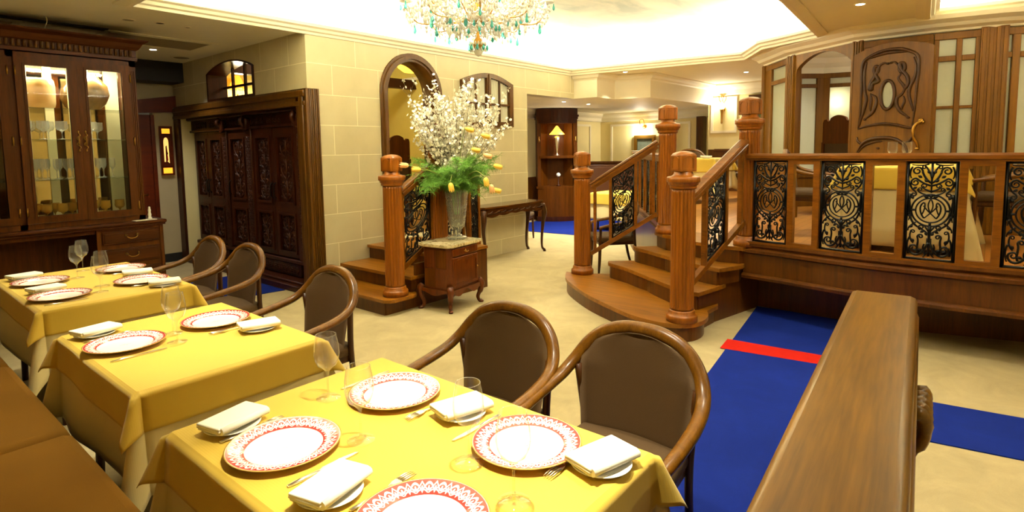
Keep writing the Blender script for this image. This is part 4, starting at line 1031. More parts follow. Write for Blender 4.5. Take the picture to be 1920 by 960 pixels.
b = B(); b.b2((XW-.03, WY0, 1.87), (XW+.02, WY1, 2.04)); b.b2((XW-.06, WY0, 1.865), (XW+.02, WY1, 1.895), .008); b.b2((XW-.10, WY0, 2.03), (XW+.02, WY1, 2.09), .015)
for yc in (6.55, 7.0, 7.54, 8.15, 8.6): scroll_relief(b, lambda x, z: Vector((XW-.033, yc+z, 1.962+x)), .10, .36, 3, .006)
obj('frieze', b, 'dark', t, True)
for y0, y1 in ((6.1, 7.1), (7.28, 7.79), (7.93, 8.85)):
    b = B(); b.b2((XW-.03, y0, .11), (XW+.02, y1, .255), .008); dr = obj('drawer', b, 'dark', t, True)
    b = B(); scroll_relief(b, lambda x, z: Vector((XW-.032, (y0+y1)/2+z, .18+x)), .10, y1-y0-.1, 3, .006); obj('carved_panel', b, 'dark', dr)

# =================================================================== GLASS CABINET (hutch)
HX0, HX1, HY = .17, 2.09, 6.65
t = thing('glass_cabinet', 'tall lit mahogany display cabinet with glass doors, drawers and a knee hole', 'cabinet', (1.15, 6.9, 0))
b = B(); b.b2((HX0-.06, HY-.11, .865), (2.25, 7.2, .90), .012); b.b2((HX0-.05, HY-.09, .845), (2.24, 7.2, .867), .006); obj('counter_top', b, 'hutchx', t, True)
b = B(); b.b2((1.66, HY-.05, 0), (2.22, 7.18, .845)); b.b2((HX0-.04, HY-.03, .805), (1.66, 7.18, .845)); b.b2((HX0-.04, 7.12, 0), (1.66, 7.18, .81)); b.b2((HX0-.04, HY-.05, 0), (.40, 7.18, .845)); b.b2((1.64, HY-.06, 0), (1.675, 7.18, .845), .004); b.b2((2.19, HY-.06, 0), (2.225, 7.18, .845), .004); b.b2((1.66, HY-.06, 0), (2.22, HY-.02, .10), .006); obj('base_cabinet', b, 'hutch', t, True)
for z0, z1 in ((.685, .815), (.49, .64), (.29, .44), (.12, .26)):
    b = B(); b.b2((1.685, HY-.068, z0), (2.18, HY-.03, z1), .008); b.b2((1.70, HY-.074, z0+.018), (2.165, HY-.06, z1-.018), .004); d = obj('drawer', b, 'hutchx', t, True)
    b = B(); xc, zc = 1.93, (z0+z1)/2+.012
    b.tube(crom([(xc-.05, HY-.078, zc+.008), (xc-.045, HY-.10, zc-.006), (xc-.02, HY-.105, zc-.022), (xc+.02, HY-.105, zc-.022), (xc+.045, HY-.10, zc-.006), (xc+.05, HY-.078, zc+.008)], 4), .0045, 6)
    for s in (-1, 1): b.lathe([(0, 0), (.014, 0), (.010, .006), (.006, .012), (0, .013)], (0, 0, 0), 10, Matrix.Translation((xc+s*.05, HY-.074, zc+.008)) @ Matrix.Rotation(PI/2, 4, 'X'))
    obj('drawer_handle', b, 'brass', d)
# hutch shell
b = B(); b.b2((HX0, HY+.02, .90), (HX0+.03, 7.15, 2.50)); b.b2((HX1-.03, HY+.02, .90), (HX1, 7.15, 2.50)); b.b2((HX0, HY+.02, 2.44), (HX1, 7.15, 2.50)); b.b2((HX0, HY+.02, .90), (HX1, 7.15, .945)); 
b.b2((HX0, HY, .90), (HX1, HY+.03, .95)); b.b2((HX0, HY, 2.44), (HX1, HY+.03, 2.50))
for x in (HX0+.0, .635, 1.095, HX1-.055): b.b2((x, HY, .9), (x+.055, HY+.03, 2.5))
b.b2((.42, HY, .9), (.445, HY+.02, .91)); b.b2((1.575, HY+.001, .9), (1.62, HY+.02, 2.5))
for k in range(3): b.b2((HX1-.048+k*.015, HY-.006, 1.0), (HX1-.040+k*.015, HY+.01, 2.4), .002)
obj('hutch_frame', b, 'hutch', t, True)
b = B(); b.b2((HX0+.03, 7.10, .945), (HX1-.03, 7.14, 2.44)); obj('mirror_back', b, 'mirror', t, True)
for x0, x1 in ((1.19, 1.31), (1.43, 1.50), (1.62, 1.80), (1.93, 2.05), (.72, .84)):  # cream strips painted in as the stone wall's reflection in the mirror
    b = B(); b.b2((x0, 7.085, .95), (x1, 7.102, 2.43)); obj('painted_reflection_strip', b, 'cream', t, True)
b = B()
prof = [(0, 2.50), (.02, 2.50), (.02, 2.53), (.012, 2.535), (.012, 2.60), (.03, 2.61), (.045, 2.63), (.06, 2.66), (.10, 2.685), (.105, 2.70), (0, 2.70)]
b.sweep([(HX0, 7.2), (HX0, HY), (HX1, HY), (HX1, 7.2)], [(-o, z) for o, z in prof], False)
b.b2((HX0, HY, 2.49), (HX1, 7.2, 2.70)); obj('cornice', b, 'hutchx', t, True)
b = B(); n = 46
for i in range(n):
    x = HX0+.02+(HX1-HX0-.04)*(i+.5)/n
    b.lathe([(0, -.03), (.0145, -.03), (.0145, .022), (.011, .03), (0, .03)], (x, HY-.016, 2.568), 10)
obj('dentil_band', b, 'frame', t, True)
def hdoor(x0, x1, handle):
    b = B(); m = XZ((0, HY-.001, 0)); lp = [(x0, .955), (x1, .955), (x1, 2.445), (x0, 2.445)]; w_ = .075
    li = [(x0+w_, 1.02), (x1-w_, 1.02), (x1-w_, 2.375), (x0+w_, 2.375)]
    b.shape([lp, li], .024, m); lj = [(x0+w_-.02, 1.0), (x1-w_+.02, 1.0), (x1-w_+.02, 2.395), (x0+w_-.02, 2.395)]
    b.shape([lj, li], .030, m); d = obj('glass_door', b, 'hutch', t, True)
    b = B(); b.b2((x0+w_-.01, HY-.014, 1.01), (x1-w_+.01, HY-.010, 2.385)); obj('pane', b, 'pane', d)
    for z in (1.06, 1.7, 2.32): hx = x0+.004 if handle > 0 else x1-.004; b = B(); b.tube([(hx, HY-.03, z-.04), (hx, HY-.03, z+.04)], .008, 8); obj('hinge', b, 'brass', d)
    if handle:
        b = B(); hx = x1-.028 if handle > 0 else x0+.028
        for s in (-1, 1):
            b.tube(crom([(hx, HY-.03, 1.70+s*.01), (hx-.014, HY-.034, 1.70+s*.03), (hx+.012, HY-.034, 1.70+s*.055), (hx-.004, HY-.034, 1.70+s*.085)], 5), [.005]*6+[.0045]*6+[.003]*4, 6)
            b.lathe([(0, -.012), (.007, -.006), (.008, 0), (.006, .01), (0, .014)], (hx, HY-.034, 1.70+s*.088), 8)
        b.tube([(hx, HY-.045, 1.66), (hx, HY-.05, 1.70), (hx, HY-.045, 1.74)], .007, 6); obj('door_handle', b, 'brass', d)
for x0, x1, hd in ((.225, .64, 1), (.685, 1.10, -1), (1.145, 1.597, 1), (1.598, 2.035, -1)): hdoor(x0, x1, hd)
SH = [1.345, 1.72, 2.01]
for z in SH:
    b = B(); b.b2((HX0+.035, HY+.06, z-.008), (HX1-.035, 7.09, z)); obj('glass_shelf', b, 'shelfglass', t, True)
b = B(); b.b2((HX0+.1, HY+.10, 2.425), (HX1-.1, HY+.14, 2.44)); obj('cabinet_light_strip', b, 'lens', t, True)
light('AREA', 'cabinet_strip_light', (1.58, HY+.13, 2.42), 24, SOFT, .85, size_y=.05, to=(0, .25, -1))
light('AREA', 'cabinet_strip_light', (.66, HY+.13, 2.42), 3, SOFT, .85, size_y=.05, to=(0, .4, -1))
# glassware on the shelves
def ware(key, mk, x, y, z, lab, grp): 
    return put(key, mk, (x, y, z+.0008), 0, lab, 'glass', grp)
gob = lambda: make_glass(.17, .050, 'cabglass', name='crystal_goblet', wide=1.2)
flu = lambda: make_glass(.19, .027, 'cabglass', name='champagne_flute', wide=1.15)
gg = lambda: make_glass(.165, .044, 'goldglass', name='gold_rim_goblet', wide=1.2)
for i, (x, y) in enumerate(((1.22, 6.80), (1.27, 6.95), (1.345, 6.80), (1.41, 6.93), (1.49, 6.82), (1.72, 6.80), (1.80, 6.92))):
    ware('goblet', gob, x, y, SH[1], 'cut crystal goblet on the second glass shelf from the top of the cabinet', 'cut crystal goblets')
for i, (x, y) in enumerate(((1.23, 6.80), (1.29, 6.93), (1.31, 6.78), (1.37, 6.90), (1.42, 6.79), (1.47, 6.93), (1.50, 6.80), (1.56, 6.90), (1.68, 6.80), (1.76, 6.80), (1.83, 6.92), (1.87, 6.79))):
    ware('flute', flu, x, y, SH[0], 'slim clear stemmed glass on the lowest glass shelf of the cabinet', 'slim glasses in the cabinet')
for i, (x, y) in enumerate(((1.22, 6.79), (1.28, 6.95), (1.32, 6.80), (1.41, 6.93), (1.44, 6.79), (1.52, 6.82), (1.68, 6.80), (1.74, 6.95), (1.79, 6.80), (1.92, 6.83))):
    ware('gg', gg, x, y, .946, 'gold-banded goblet on the floor of the glass cabinet', 'gold-banded goblets')
for i, (x, y) in enumerate(((.30, 6.8), (.42, 6.9), (.52, 6.8), (.76, 6.8), (.88, 6.9), (.98, 6.8))): ware('gob2', gob, x, y, .946, 'clear goblet in the unlit left bay of the glass cabinet', 'goblets in the left bay') if False else None
b = B(); b.lathe([(0, 0), (.10, 0), (.125, .012), (.135, .05), (.138, .20), (.130, .26), (.118, .275), (.112, .27), (.122, .20), (.12, .05), (.10, .02), (0, .018)], seg=72, wob=lambda a, z: 1+.012*math.sin(a*18)*math.sin(z*60))
o = obj('art_glass_jar', b, 'amber'); o.location = (1.34, 6.88, SH[2]+.001); tag(o, 'drum-shaped pale amber jar on the top shelf behind the left lit door', 'vase', None)
b = B(); b.lathe([(0, 0), (.06, 0), (.065, .01), (.12, .06), (.155, .15), (.14, .24), (.08, .31), (.055, .35), (.06, .36), (.05, .35), (.075, .305), (.132, .24), (.147, .15), (0, .03)], seg=36)
o = obj('art_glass_vase', b, 'flask'); o.location = (1.76, 6.88, SH[2]+.001); tag(o, 'bulbous amber vase on the top shelf behind the right lit door', 'vase')
b = B(); b.lathe([(0, 0), (.022, 0), (.022, .015), (.014, .03), (.018, .05), (.012, .075), (.016, .095), (.010, .115), (.012, .125), (0, .135)], seg=16); o = obj('ivory_figurine', b, 'china'); o.location = (2.12, HY-.02, .9005); tag(o, 'small ivory figurine on the cabinet counter, right of the glass doors', 'figurine')
b = B(); b.box((0, 0, .003), (.20, .09, .005), .1); o = obj('folded_paper', b, 'napkin'); o.location = (2.06, HY-.06, .9005); tag(o, 'white folded paper lying on the right end of the cabinet counter', 'paper')

# lit stained glass picture on the alcove wall
t = thing('lit_stained_glass', 'tall backlit amber stained-glass picture in a wooden frame by the wardrobe', 'picture', (3.19, 9.14, 1.6))
m = frameM((3.19, 9.13, 1.615), (1, 0, 0), (0, 0, 1)); 
b = B(); b.shape([[(-.085, -.35), (.085, -.35), (.085, .35), (-.085, .35)], [(-.062, -.325), (.062, -.325), (.062, -.245), (-.062, -.245)], [(-.055, .245), (.055, .245), (.055, .315), (-.055, .315)], [(-.05, -.21), (.05, -.21), (.05, .215), (-.05, .215)]], .03, m); obj('frame', b, 'redwood', t, True)
b = B(); b.b2((-.063, -.326, .005), (.063, -.244, .012), 0, m); obj('amber_pane', b, 'litpic', t, True); b = B(); b.b2((-.056, .244, .005), (.056, .316, .012), 0, m); obj('amber_pane', b, 'litpic', t, True)
b = B(); b.b2((-.051, -.211, .003), (.051, .216, .008), 0, m); obj('dark_pane', b, 'redwood', t, True)
b = B(); b.shape([[(-.034, -.16)] + [(-.034+.0, .10)] + arc(-.002, .12, .032, PI, 0, 8, .07) + [(.03, -.05), (.012, -.02), (.005, .08), (-.012, .06), (-.016, -.16)]], .003, Matrix.Translation((0, -.009, 0)) @ m); b.shape([[(.004, -.15), (.032, -.18), (.028, -.02), (.012, -.06)]], .003, Matrix.Translation((0, -.009, 0)) @ m); obj('pale_figure', b, 'litpale', t, True)
b = B(); b.shape([[(-.004, -.155), (.016, -.14), (.012, -.07), (.0, -.06)]], .004, Matrix.Translation((0, -.010, 0)) @ m); obj('red_pane', b, 'red', t, True)

# =================================================================== COMMODE, VASE, FLOWERS
ang = math.radians(-8)
cf, cl_, cr_ = pz(845, 590, 0), pz(789, 579, 0), pz(903, 567, 0)
ctr = (cl_+cr_)/2; ux = Vector((cr_-cf)); ux.z = 0; rot = math.atan2(ux.y, ux.x); Wc, Dc = ux.length, (cl_-cf).length
t = thing('marble_top_commode', 'small inlaid cabinet with marble top and curved legs, carrying the vase', 'cabinet', (ctr.x+.02, ctr.y+.02, 0), rot)
hw, hd = Wc/2+.0, Dc/2+.0; HC = .665
def canted(w_, d_, c): return [(-w_+c, -d_), (w_-c, -d_), (w_, -d_+c), (w_, d_-c), (w_-c, d_), (-w_+c, d_), (-w_, d_-c), (-w_, -d_+c)]
b = B(); b.shape([canted(hw-.012, hd-.012, .045)], .43, XY(.205)); obj('body', b, 'commode', t)
b = B(); b.shape([canted(hw+.018, hd+.018, .03)], .022, XY(HC-.026)); b.shape([canted(hw+.008, hd+.008, .04)], .010, XY(HC-.036)); obj('marble_top', b, 'marble', t)
b = B(); b.b2((-hw+.05, -hd+.002, .54), (hw-.05, -hd+.03, .615), .006); d = obj('drawer', b, 'commode', t)
b = B(); b.tube(crom([(-.03, -hd-.002, .58), (-.02, -hd-.018, .572), (.02, -hd-.018, .572), (.03, -hd-.002, .58)], 4), .004, 6); b.lathe([(0, 0), (.014, 0), (.012, .004), (0, .005)], (0, 0, 0), 10, Matrix.Translation((0, -hd+.002, .58)) @ Matrix.Rotation(PI/2, 4, 'X')); obj('drawer_handle', b, 'brass', d)
b = B(); b.b2((-hw+.05, -hd+.002, .235), (hw-.05, -hd+.03, .525), .006); b.shape([[(-hw+.075, .255), (hw-.075, .255), (hw-.075, .485)] + [(hw-.075-(2*hw-.15)*i/12, .485+.022*abs(math.sin(2*PI*i/12))) for i in range(1, 12)] + [(-hw+.075, .485)], [(-hw+.085, .265), (hw-.085, .265), (hw-.085, .475), (-hw+.085, .475)]], .006, frameM((0, -hd+.004, 0), (1, 0, 0), (0, 0, 1))); d = obj('door', b, 'commode', t)
b = B(); b.lathe([(0, 0), (.010, 0), (.007, .008), (0, .010)], (0, 0, 0), 10, Matrix.Translation((hw-.065, -hd+.002, .39)) @ Matrix.Rotation(PI/2, 4, 'X')); obj('door_knob', b, 'brass', d)
for k in range(4):      # inlaid squares on the side
    b = B(); y0 = -hd+.05+(k % 2)*(hd-.05); z0 = .235+(k//2)*.19; b.b2((-hw+.009, y0+.004, z0), (-hw+.016, y0+hd-.058, z0+.18), .002); obj('inlay_panel', b, ['commode', 'hutch', 'hutch', 'commode'][k], t)
b = B()
for y, s in ((-hd, -1), (hd, 1)):
    top = [(-hw+.03, .215), (hw-.03, .215)]; low = [(hw-.03-(2*hw-.06)*i/16, .165+.022*math.cos(2*PI*i/8)-.012*math.cos(2*PI*i/16)) for i in range(17)]
    b.shape([[(-hw+.03, .215)] + low[::-1] + [(hw-.03, .215)]], .02, frameM((0, y+(.012 if s < 0 else .008), 0), (1, 0, 0), (0, 0, 1)))
for x in (-hw, hw):
    low = [(hd-.03-(2*hd-.06)*i/12, .17+.018*math.cos(2*PI*i/12)) for i in range(13)]
    b.shape([[(-hd+.03, .215)] + low[::-1] + [(hd-.03, .215)]], .02, frameM((x-(.008 if x > 0 else .012), 0, 0), (0, 1, 0), (0, 0, 1)))
obj('apron', b, 'commode', t)
def cabriole(x, y, dx, dy, h, r): return crom([(x, y, h), (x+dx*.030, y+dy*.030, h*.82), (x+dx*.022, y+dy*.022, h*.55), (x-dx*.008, y-dy*.008, h*.28), (x+dx*.004, y+dy*.004, h*.09), (x+dx*.03, y+dy*.03, h*.04)], 4), [r*1.1]*2+[r*1.25]*4+[r]*4+[r*.72]*4+[r*.62]*4+[r*.75, r*.8, r*.8][:3]
for sx in (-1, 1):
    for sy in (-1, 1):
        P, rr = cabriole(sx*(hw-.022), sy*(hd-.022), sx*.7, sy*.7, .245, .028); b = B(); b.tube(P, rr[:len(P)]+[rr[-1]]*(len(P)-len(rr)), 10)
        b.lathe([(0, 0), (.02, 0), (.024, .01), (.018, .022), (0, .026)], (P[-1].x, P[-1].y, 0), 10); obj('cabriole_leg', b, 'commode', t)
VX, VY = 4.10, 4.155
t = thing('crystal_vase', 'tall footed cut-crystal vase holding blossom and tulips', 'vase', (VX, VY, HC+.0005))
fac = lambda a, z: 1+.055*math.sin(a*9+z*52)*math.sin(a*9-z*52)*(1 if .14 < z < .44 else .2)
b = B(); b.lathe([(0, 0), (.098, 0), (.102, .012), (.094, .026), (.06, .034), (.040, .046), (.034, .062), (.046, .075), (.046, .088), (0, .09)], seg=48, wob=lambda a, z: 1+.02*math.cos(a*12)); obj('foot', b, 'cut', t)
b = B(); b.lathe([(0, .088), (.052, .095), (.074, .125)]+[(.080+(.110-.080)*i/20, .16+.24*i/20) for i in range(21)]+[(.118, .47), (.124, .50), (.119, .50), (.104, .40), (.087, .28), (.072, .16), (.06, .13), (0, .112)], seg=72, wob=fac); obj('bowl', b, 'cut', t)
b = B(); b.lathe([(0, .114), (.058, .132), (.070, .16), (.084, .27), (.092, .34), (0, .34)], seg=24); obj('water', b, 'cut', t)
ROOT = Vector((VX, VY, HC+.20)); MOUTH = Vector((VX, VY, HC+.50))
def petal_cluster(b, p, s, rnd):
    ax = Vector((rnd.uniform(-1, 1), rnd.uniform(-1, 1), rnd.uniform(-.3, 1))).normalized(); a = ax.orthogonal().normalized(); c = ax.cross(a)
    for k in range(5):
        th_ = 2*PI*k/5; d = a*math.cos(th_)+c*math.sin(th_); e = a*-math.sin(th_)+c*math.cos(th_)
        v0 = b.v(p); v1 = b.v(p+d*s*.6+e*s*.38+ax*s*.22); v2 = b.v(p+d*s+ax*s*.32); v3 = b.v(p+d*s*.6-e*s*.38+ax*s*.22)
        b.face([v0, v1, v2, v3])
rB = random.Random(5)
viewx = Vector((.64, -.77, 0)); viewd = Vector((.77, .64, 0))
def branch(tip, bend, n_fl, s, lab, grp):
    t = thing('blossom_branch', lab, 'branch', ROOT, 0, grp)
    off = Vector((rB.uniform(-.05, .05), rB.uniform(-.05, .05), 0)); P = crom([ROOT+off*.6, MOUTH+off, (MOUTH+tip)/2+bend, tip], 7)
    b = B(); b.tube(P, [.0042-.003*i/len(P) for i in range(len(P))], 5)
    tw = []
    for q in range(5):
        i = rB.randrange(len(P)//2, len(P)-2); d = Vector((rB.uniform(-1, 1), rB.uniform(-1, 1), rB.uniform(.2, 1.2))).normalized()*rB.uniform(.07, .16); b.tube([P[i], P[i]+d*.5, P[i]+d+Vector((0, 0, .02))], [.002, .0016, .001], 4); tw.append((P[i], d))
    obj('stem', b, 'twig', t, True)
    b = B()
    for q in range(n_fl):
        if q % 3 == 0 and tw: p, d = rB.choice(tw); c = p+d*rB.uniform(.2, 1)
        else:
            f = rB.uniform(.38, 1)**.8; i = min(int(f*(len(P)-1)), len(P)-2); c = P[i].lerp(P[i+1], rB.random())
        if c.z < MOUTH.z+.10: continue
        petal_cluster(b, c+Vector((rB.gauss(0, .014), rB.gauss(0, .014), rB.gauss(0, .012))), s*rB.uniform(.75, 1.25), rB)
    obj('blossoms', b, 'blossom', t, True); return t
BLG = 'white blossom branches in the vase'; BLL = 'white blossom branch fanning up in the middle of the crystal vase'
for k in range(50):
    a = rB.uniform(-1, 1); el = rB.uniform(.55, 1.0); u = a*.50*(1-.15*(el-.55)); dep = rB.uniform(-.22, .22)
    tip = MOUTH+viewx*u+viewd*dep+Vector((0, 0, 1.16*el*math.sqrt(max(0, 1-(u/.72)**2))))
    branch(tip, Vector((u*.03, dep*.05, .04)), 84, .0172, BLL, BLG)
for tipo, lab in (((-.52, 1.13), 'thin sparse blossom twig leaning far left across the archway, topmost'), ((-.41, 1.14), 'thin sparse blossom twig over the archway, second from the left'), ((-.30, 1.02), 'short sparse blossom twig at the left of the bouquet, near the archway jamb'), ((.56, .72), 'blossom branch reaching farthest right towards the shuttered window'), ((-.40, .52), 'low blossom branch drooping left towards the newel post'), ((.55, 1.02), 'tall blossom branch leaning right across the shuttered window')):
    branch(MOUTH+viewx*tipo[0]+Vector((0, 0, tipo[1])), Vector((0, 0, -.06)), 16 if 'sparse' in lab else 70, .0180, lab, None)
rF = random.Random(9)
for k in range(74):
    a = rF.uniform(0, 2*PI); rr = rF.uniform(.14, .44); dz = rF.uniform(-.06, .36)
    t = thing('asparagus_fern', 'feathery green fern frond spilling round the rim of the crystal vase', 'fern', ROOT, 0, 'fern fronds in the vase')
    tip = MOUTH+Vector((math.cos(a)*rr, math.sin(a)*rr, dz)); P = crom([ROOT+Vector((math.cos(a)*.03, math.sin(a)*.03, .05)), MOUTH+Vector((math.cos(a)*.06, math.sin(a)*.06, 0)), (MOUTH+tip)/2+Vector((math.cos(a)*.04, math.sin(a)*.04, .09)), tip], 8)
    b = B(); b.tube(P, [.003-.0022*i/len(P) for i in range(len(P))], 4); obj('stem', b, 'fern', t, True)
    b = B()
    for i in range(9, len(P)):
        for q in range(9):
            d = Vector((rF.gauss(0, 1), rF.gauss(0, 1), rF.gauss(-.1, .8))).normalized()*rF.uniform(.04, .12); s = d.orthogonal().normalized()*.0016
            p = P[i]; m_ = p+d*.55+Vector((0, 0, .008)); e_ = p+d+Vector((0, 0, -.012))
            b.face([b.v(p-s), b.v(p+s), b.v(m_+s), b.v(m_-s)]); 
            for w_ in range(3):
                g = p.lerp(m_, .3+.35*w_); h = g+Vector((rF.gauss(0, 1), rF.gauss(0, 1), rF.gauss(0, 1)))*.018; b.face([b.v(g-s), b.v(g+s), b.v(h)])
            b.face([b.v(m_-s), b.v(m_+s), b.v(e_)])
    obj('needles', b, 'fern', t, True)
TUL = [(757, 310, 'L', 0), (780, 318, 'L', 1), (846, 352, 'D', 1), (912, 342, 'D', 1), (932, 357, 'R', 1), (922, 355, 'D', 0), (934, 312, 'R', 1), (893, 281, 'R', 1), (911, 255, 'R', 1), (881, 243, 'R', 1), (915, 292, 'R', 0)]
TL = ['pink-yellow tulip farthest left, over the lower newel post', 'yellow tulip second from the left, by the handrail', 'yellow tulip hanging straight down in front of the vase', 'yellow tulip drooping at the lower right of the fern', 'yellow tulip lowest on the right, above the console table', 'pale tulip half behind the lowest right pair', 'yellow tulip pointing right at the edge of the fern', 'yellow tulip at the top of the fern on the right', 'orange-yellow tulip highest on the right among the blossom', 'orange-yellow tulip among the white blossom near the middle', 'pale tulip pointing right below the highest right tulip']
for (X, Y, dr, yel), lab in zip(TUL, TL):
    r_ = _ray(X, Y); fw = .40 if dr == 'D' else .22; dd = ((VX-.77*fw)*r_.x+(VY-.64*fw)*r_.y)/(r_.x**2+r_.y**2); p = Vector((0, 0, EYE))+r_*dd
    t = thing('tulip', lab, 'tulip', ROOT, 0, None)
    ax = {'L': -viewx*.9+Vector((0, 0, .05)), 'R': viewx*.85+Vector((0, 0, -.25)), 'D': Vector((0, 0, -1))+viewx*.15}[dr].normalized()
    base = p-ax*.05; P = crom([ROOT+Vector((0, 0, .1)), MOUTH+(base-MOUTH)*.2+Vector((0, 0, .02)), MOUTH.lerp(base, .65)+Vector((0, 0, .10 if dr == 'D' else .05)), base], 6)
    b = B(); b.tube(P, .0042, 6); obj('stem', b, 'stem', t, True)
    b = B(); e1 = ax.orthogonal().normalized(); e2 = ax.cross(e1); prof = [(0, 0), (.017, .008), (.026, .030), (.026, .054), (.025, .074), (.016, .095)]
    for k in range(6):
        th_ = PI/3*k; ro = 1.0 if k % 2 else .84; rows = []
        for rr, h in prof:
            row = []
            for j in range(5):
                al = th_+(-.62+.31*j)*(1 if h < .07 else .75 if h < .09 else .12); q = rr*ro*(1+.35*max(0, h-.06)/.05); row.append(b.v(base+ax*h+e1*(q*math.cos(al))+e2*(q*math.sin(al))))
            rows.append(row)
        for A, Bq in zip(rows, rows[1:]):
            for j in range(4): b.face([A[j], A[j+1], Bq[j+1], Bq[j]], True)
    obj('petals', b, 'tulip' if yel else 'tulippink', t, True)

# =================================================================== CONSOLE TABLE
t = thing('console_table', 'long narrow polished console table with cabriole legs against the stone wall', 'console table', (6.32, 5.37, 0))
w2, d2, hc = .72, .185, .785
b = B(); out = []
pts = [(-w2, d2), (-w2, -d2+.07)] + [(-w2+.03+.04*math.sin(a), -d2+.06-.04*(1-math.cos(a))) for a in (0, .5, 1.0, 1.57)] + [(-w2+.16, -d2+.012), (-.3, -d2-.012), (0, -d2-.018), (.3, -d2-.012), (w2-.16, -d2+.012)] + [(w2-.03-.04*math.sin(a), -d2+.06-.04*(1-math.cos(a))) for a in (1.57, 1.0, .5, 0)] + [(w2, -d2+.07), (w2, d2)]
b.shape([pts], .020, XY(hc-.020)); b.shape([[(x*.985, y*.96) for x, y in pts]], .010, XY(hc-.030)); obj('table_top', b, 'polish', t)
b = B(); b.shape([[(x*.96, y*.90) for x, y in pts]], .085, XY(hc-.115))
low = [(-w2+.10+(2*w2-.2)*i/40, hc-.118-.020*abs(math.sin(PI*i/8))-.012*math.cos(2*PI*i/40)) for i in range(41)]
b.shape([[(-w2+.10, hc-.10)] + low + [(w2-.10, hc-.10)]], .018, frameM((0, -d2+.022, 0), (1, 0, 0), (0, 0, 1)))
for k in range(9): b.tube(bez((-.56+.14*k-.05, -d2+.005, hc-.085), (-.56+.14*k-.02, -d2-.01, hc-.10), (-.56+.14*k+.02, -d2-.01, hc-.05), (-.56+.14*k+.05, -d2+.005, hc-.07)), .006, 5)
obj('carved_apron', b, 'rosewood', t)
for sx in (-1, 1):
    for sy in (-1, 1):
        x, y = sx*(w2-.06), sy*(d2-.035)+(.0); h = hc-.05; k = 1.0
        P = crom([(x, y, h), (x+sx*.022, y+(sy*.02 if sy < 0 else 0), h*.82), (x+sx*.012, y, h*.6), (x-sx*.02, y, h*.3), (x-sx*.015, y, h*.1), (x+sx*.02, y-(.02 if sy < 0 else 0), .022)], 4)
        b = B(); b.tube(P, [.036, .038, .040, .040, .040, .036, .032, .029, .027, .025, .023, .021, .020, .019, .018, .017, .017, .018, .019, .020, .021][:len(P)], 10); b.lathe([(0, 0), (.022, 0), (.024, .012), (.016, .03), (0, .034)], P[-1]*Vector((1, 1, 0)) if False else (P[-1].x, P[-1].y, 0), 10); obj('cabriole_leg', b, 'rosewood', t)

# =================================================================== CURVED PARTITION, CARVED DOOR
def post(b, p, z0, z1, w_, ang, fl=3):
    b.box((p[0], p[1], (z0+z1)/2), (w_, .10, z1-z0), ang)
    ca, sa = math.cos(ang), math.sin(ang)
    for k in range(fl):
        u = (k-(fl-1)/2)*w_/fl
        for s in (-1, 1): b.box((p[0]+ca*u-sa*.052*s, p[1]+sa*u+ca*.052*s, (z0+z1)/2), (w_/fl*.6, .016, z1-z0-.02), ang, .004)
def screen(name_label, P, Q, parts, z0=PF, ztop=2.68, ztr=2.42, zsill=1.32, mid=None, num=[20]):
    """panelled screen from P to Q with frosted panes between the fractions in parts"""
    P, Q = Vector(P), Vector(Q); L = (Q-P).length; ang = math.atan2((Q-P).y, (Q-P).x); pt = lambda u: P+(Q-P)*u
    t = thing('partition_screen', name_label, 'partition', (*(P+Q)/2, z0)); t['kind'] = 'structure'; num[0] += 1; t.name = 'wall_partition'
    b = B(); c = pt(.5)
    b.box((c.x, c.y, (z0+zsill)/2), (L, .05, zsill-z0), ang); b.box((c.x, c.y, zsill), (L, .085, .05), ang, .008); b.box((c.x, c.y, ztop-.035), (L, .085, .07), ang, .006); b.box((c.x, c.y, z0+.06), (L, .08, .12), ang, .006)
    edges = sorted({u for pr in parts for u in pr})
    full = [0.0]+edges+[1.0]
    for u0, u1 in zip(full, full[1:]):
        if (u0, u1) in parts: continue
        if u1-u0 < 1e-4: continue
        cc = pt((u0+u1)/2); b.box((cc.x, cc.y, (zsill+ztop)/2), (L*(u1-u0), .075, ztop-zsill), ang, .006)
    for u0, u1 in parts:
        cc = pt((u0+u1)/2); b.box((cc.x, cc.y, ztr), (L*(u1-u0), .07, .055), ang, .006)
        if mid: b.box((cc.x, cc.y, mid), (L*(u1-u0), .06, .03), ang, .004)
    obj('screen_frame', b, 'doorwood', t, True)
    for u0, u1 in parts:
        b = B(); cc = pt((u0+u1)/2); b.box((cc.x, cc.y, (zsill+ztop)/2), (L*(u1-u0)-.001, .012, ztop-zsill-.06), ang); obj('frosted_pane', b, 'frost', t, True)
    return t
screen('frosted glass screen left of the arched doorway on the platform', PP[0], PP[1], [(.28, .80)])
screen('panelled screen behind the open carved door', PP[2], PP[3], [])
screen('frosted glass screen right of the open carved door', PP[3], PP[4], [(.09, .385), (.486, .706)], mid=1.93)
screen('frosted glass screen right of the fluted pillar', PP[4], PP[5], [(.276, .39), (.56, .97)], mid=None)
screen('frosted glass screen at the right end of the platform', PP[5], PP[6], [(.08, .48), (.52, .92)])
screen('frosted glass screen beyond the right end of the platform', PP[6], PP[7], [(.08, .48), (.52, .92)])
b = B()
for i in (0, 1, 2, 4, 5, 6):
    d = Vector(PP[min(i+1, 7)])-Vector(PP[max(i-1, 0)]); post(b, PP[i], PF, 2.70, .22 if i == 4 else .15 if i == 1 else .11, math.atan2(d.y, d.x), 4)
struct('trim_19', b, 'doorwood')
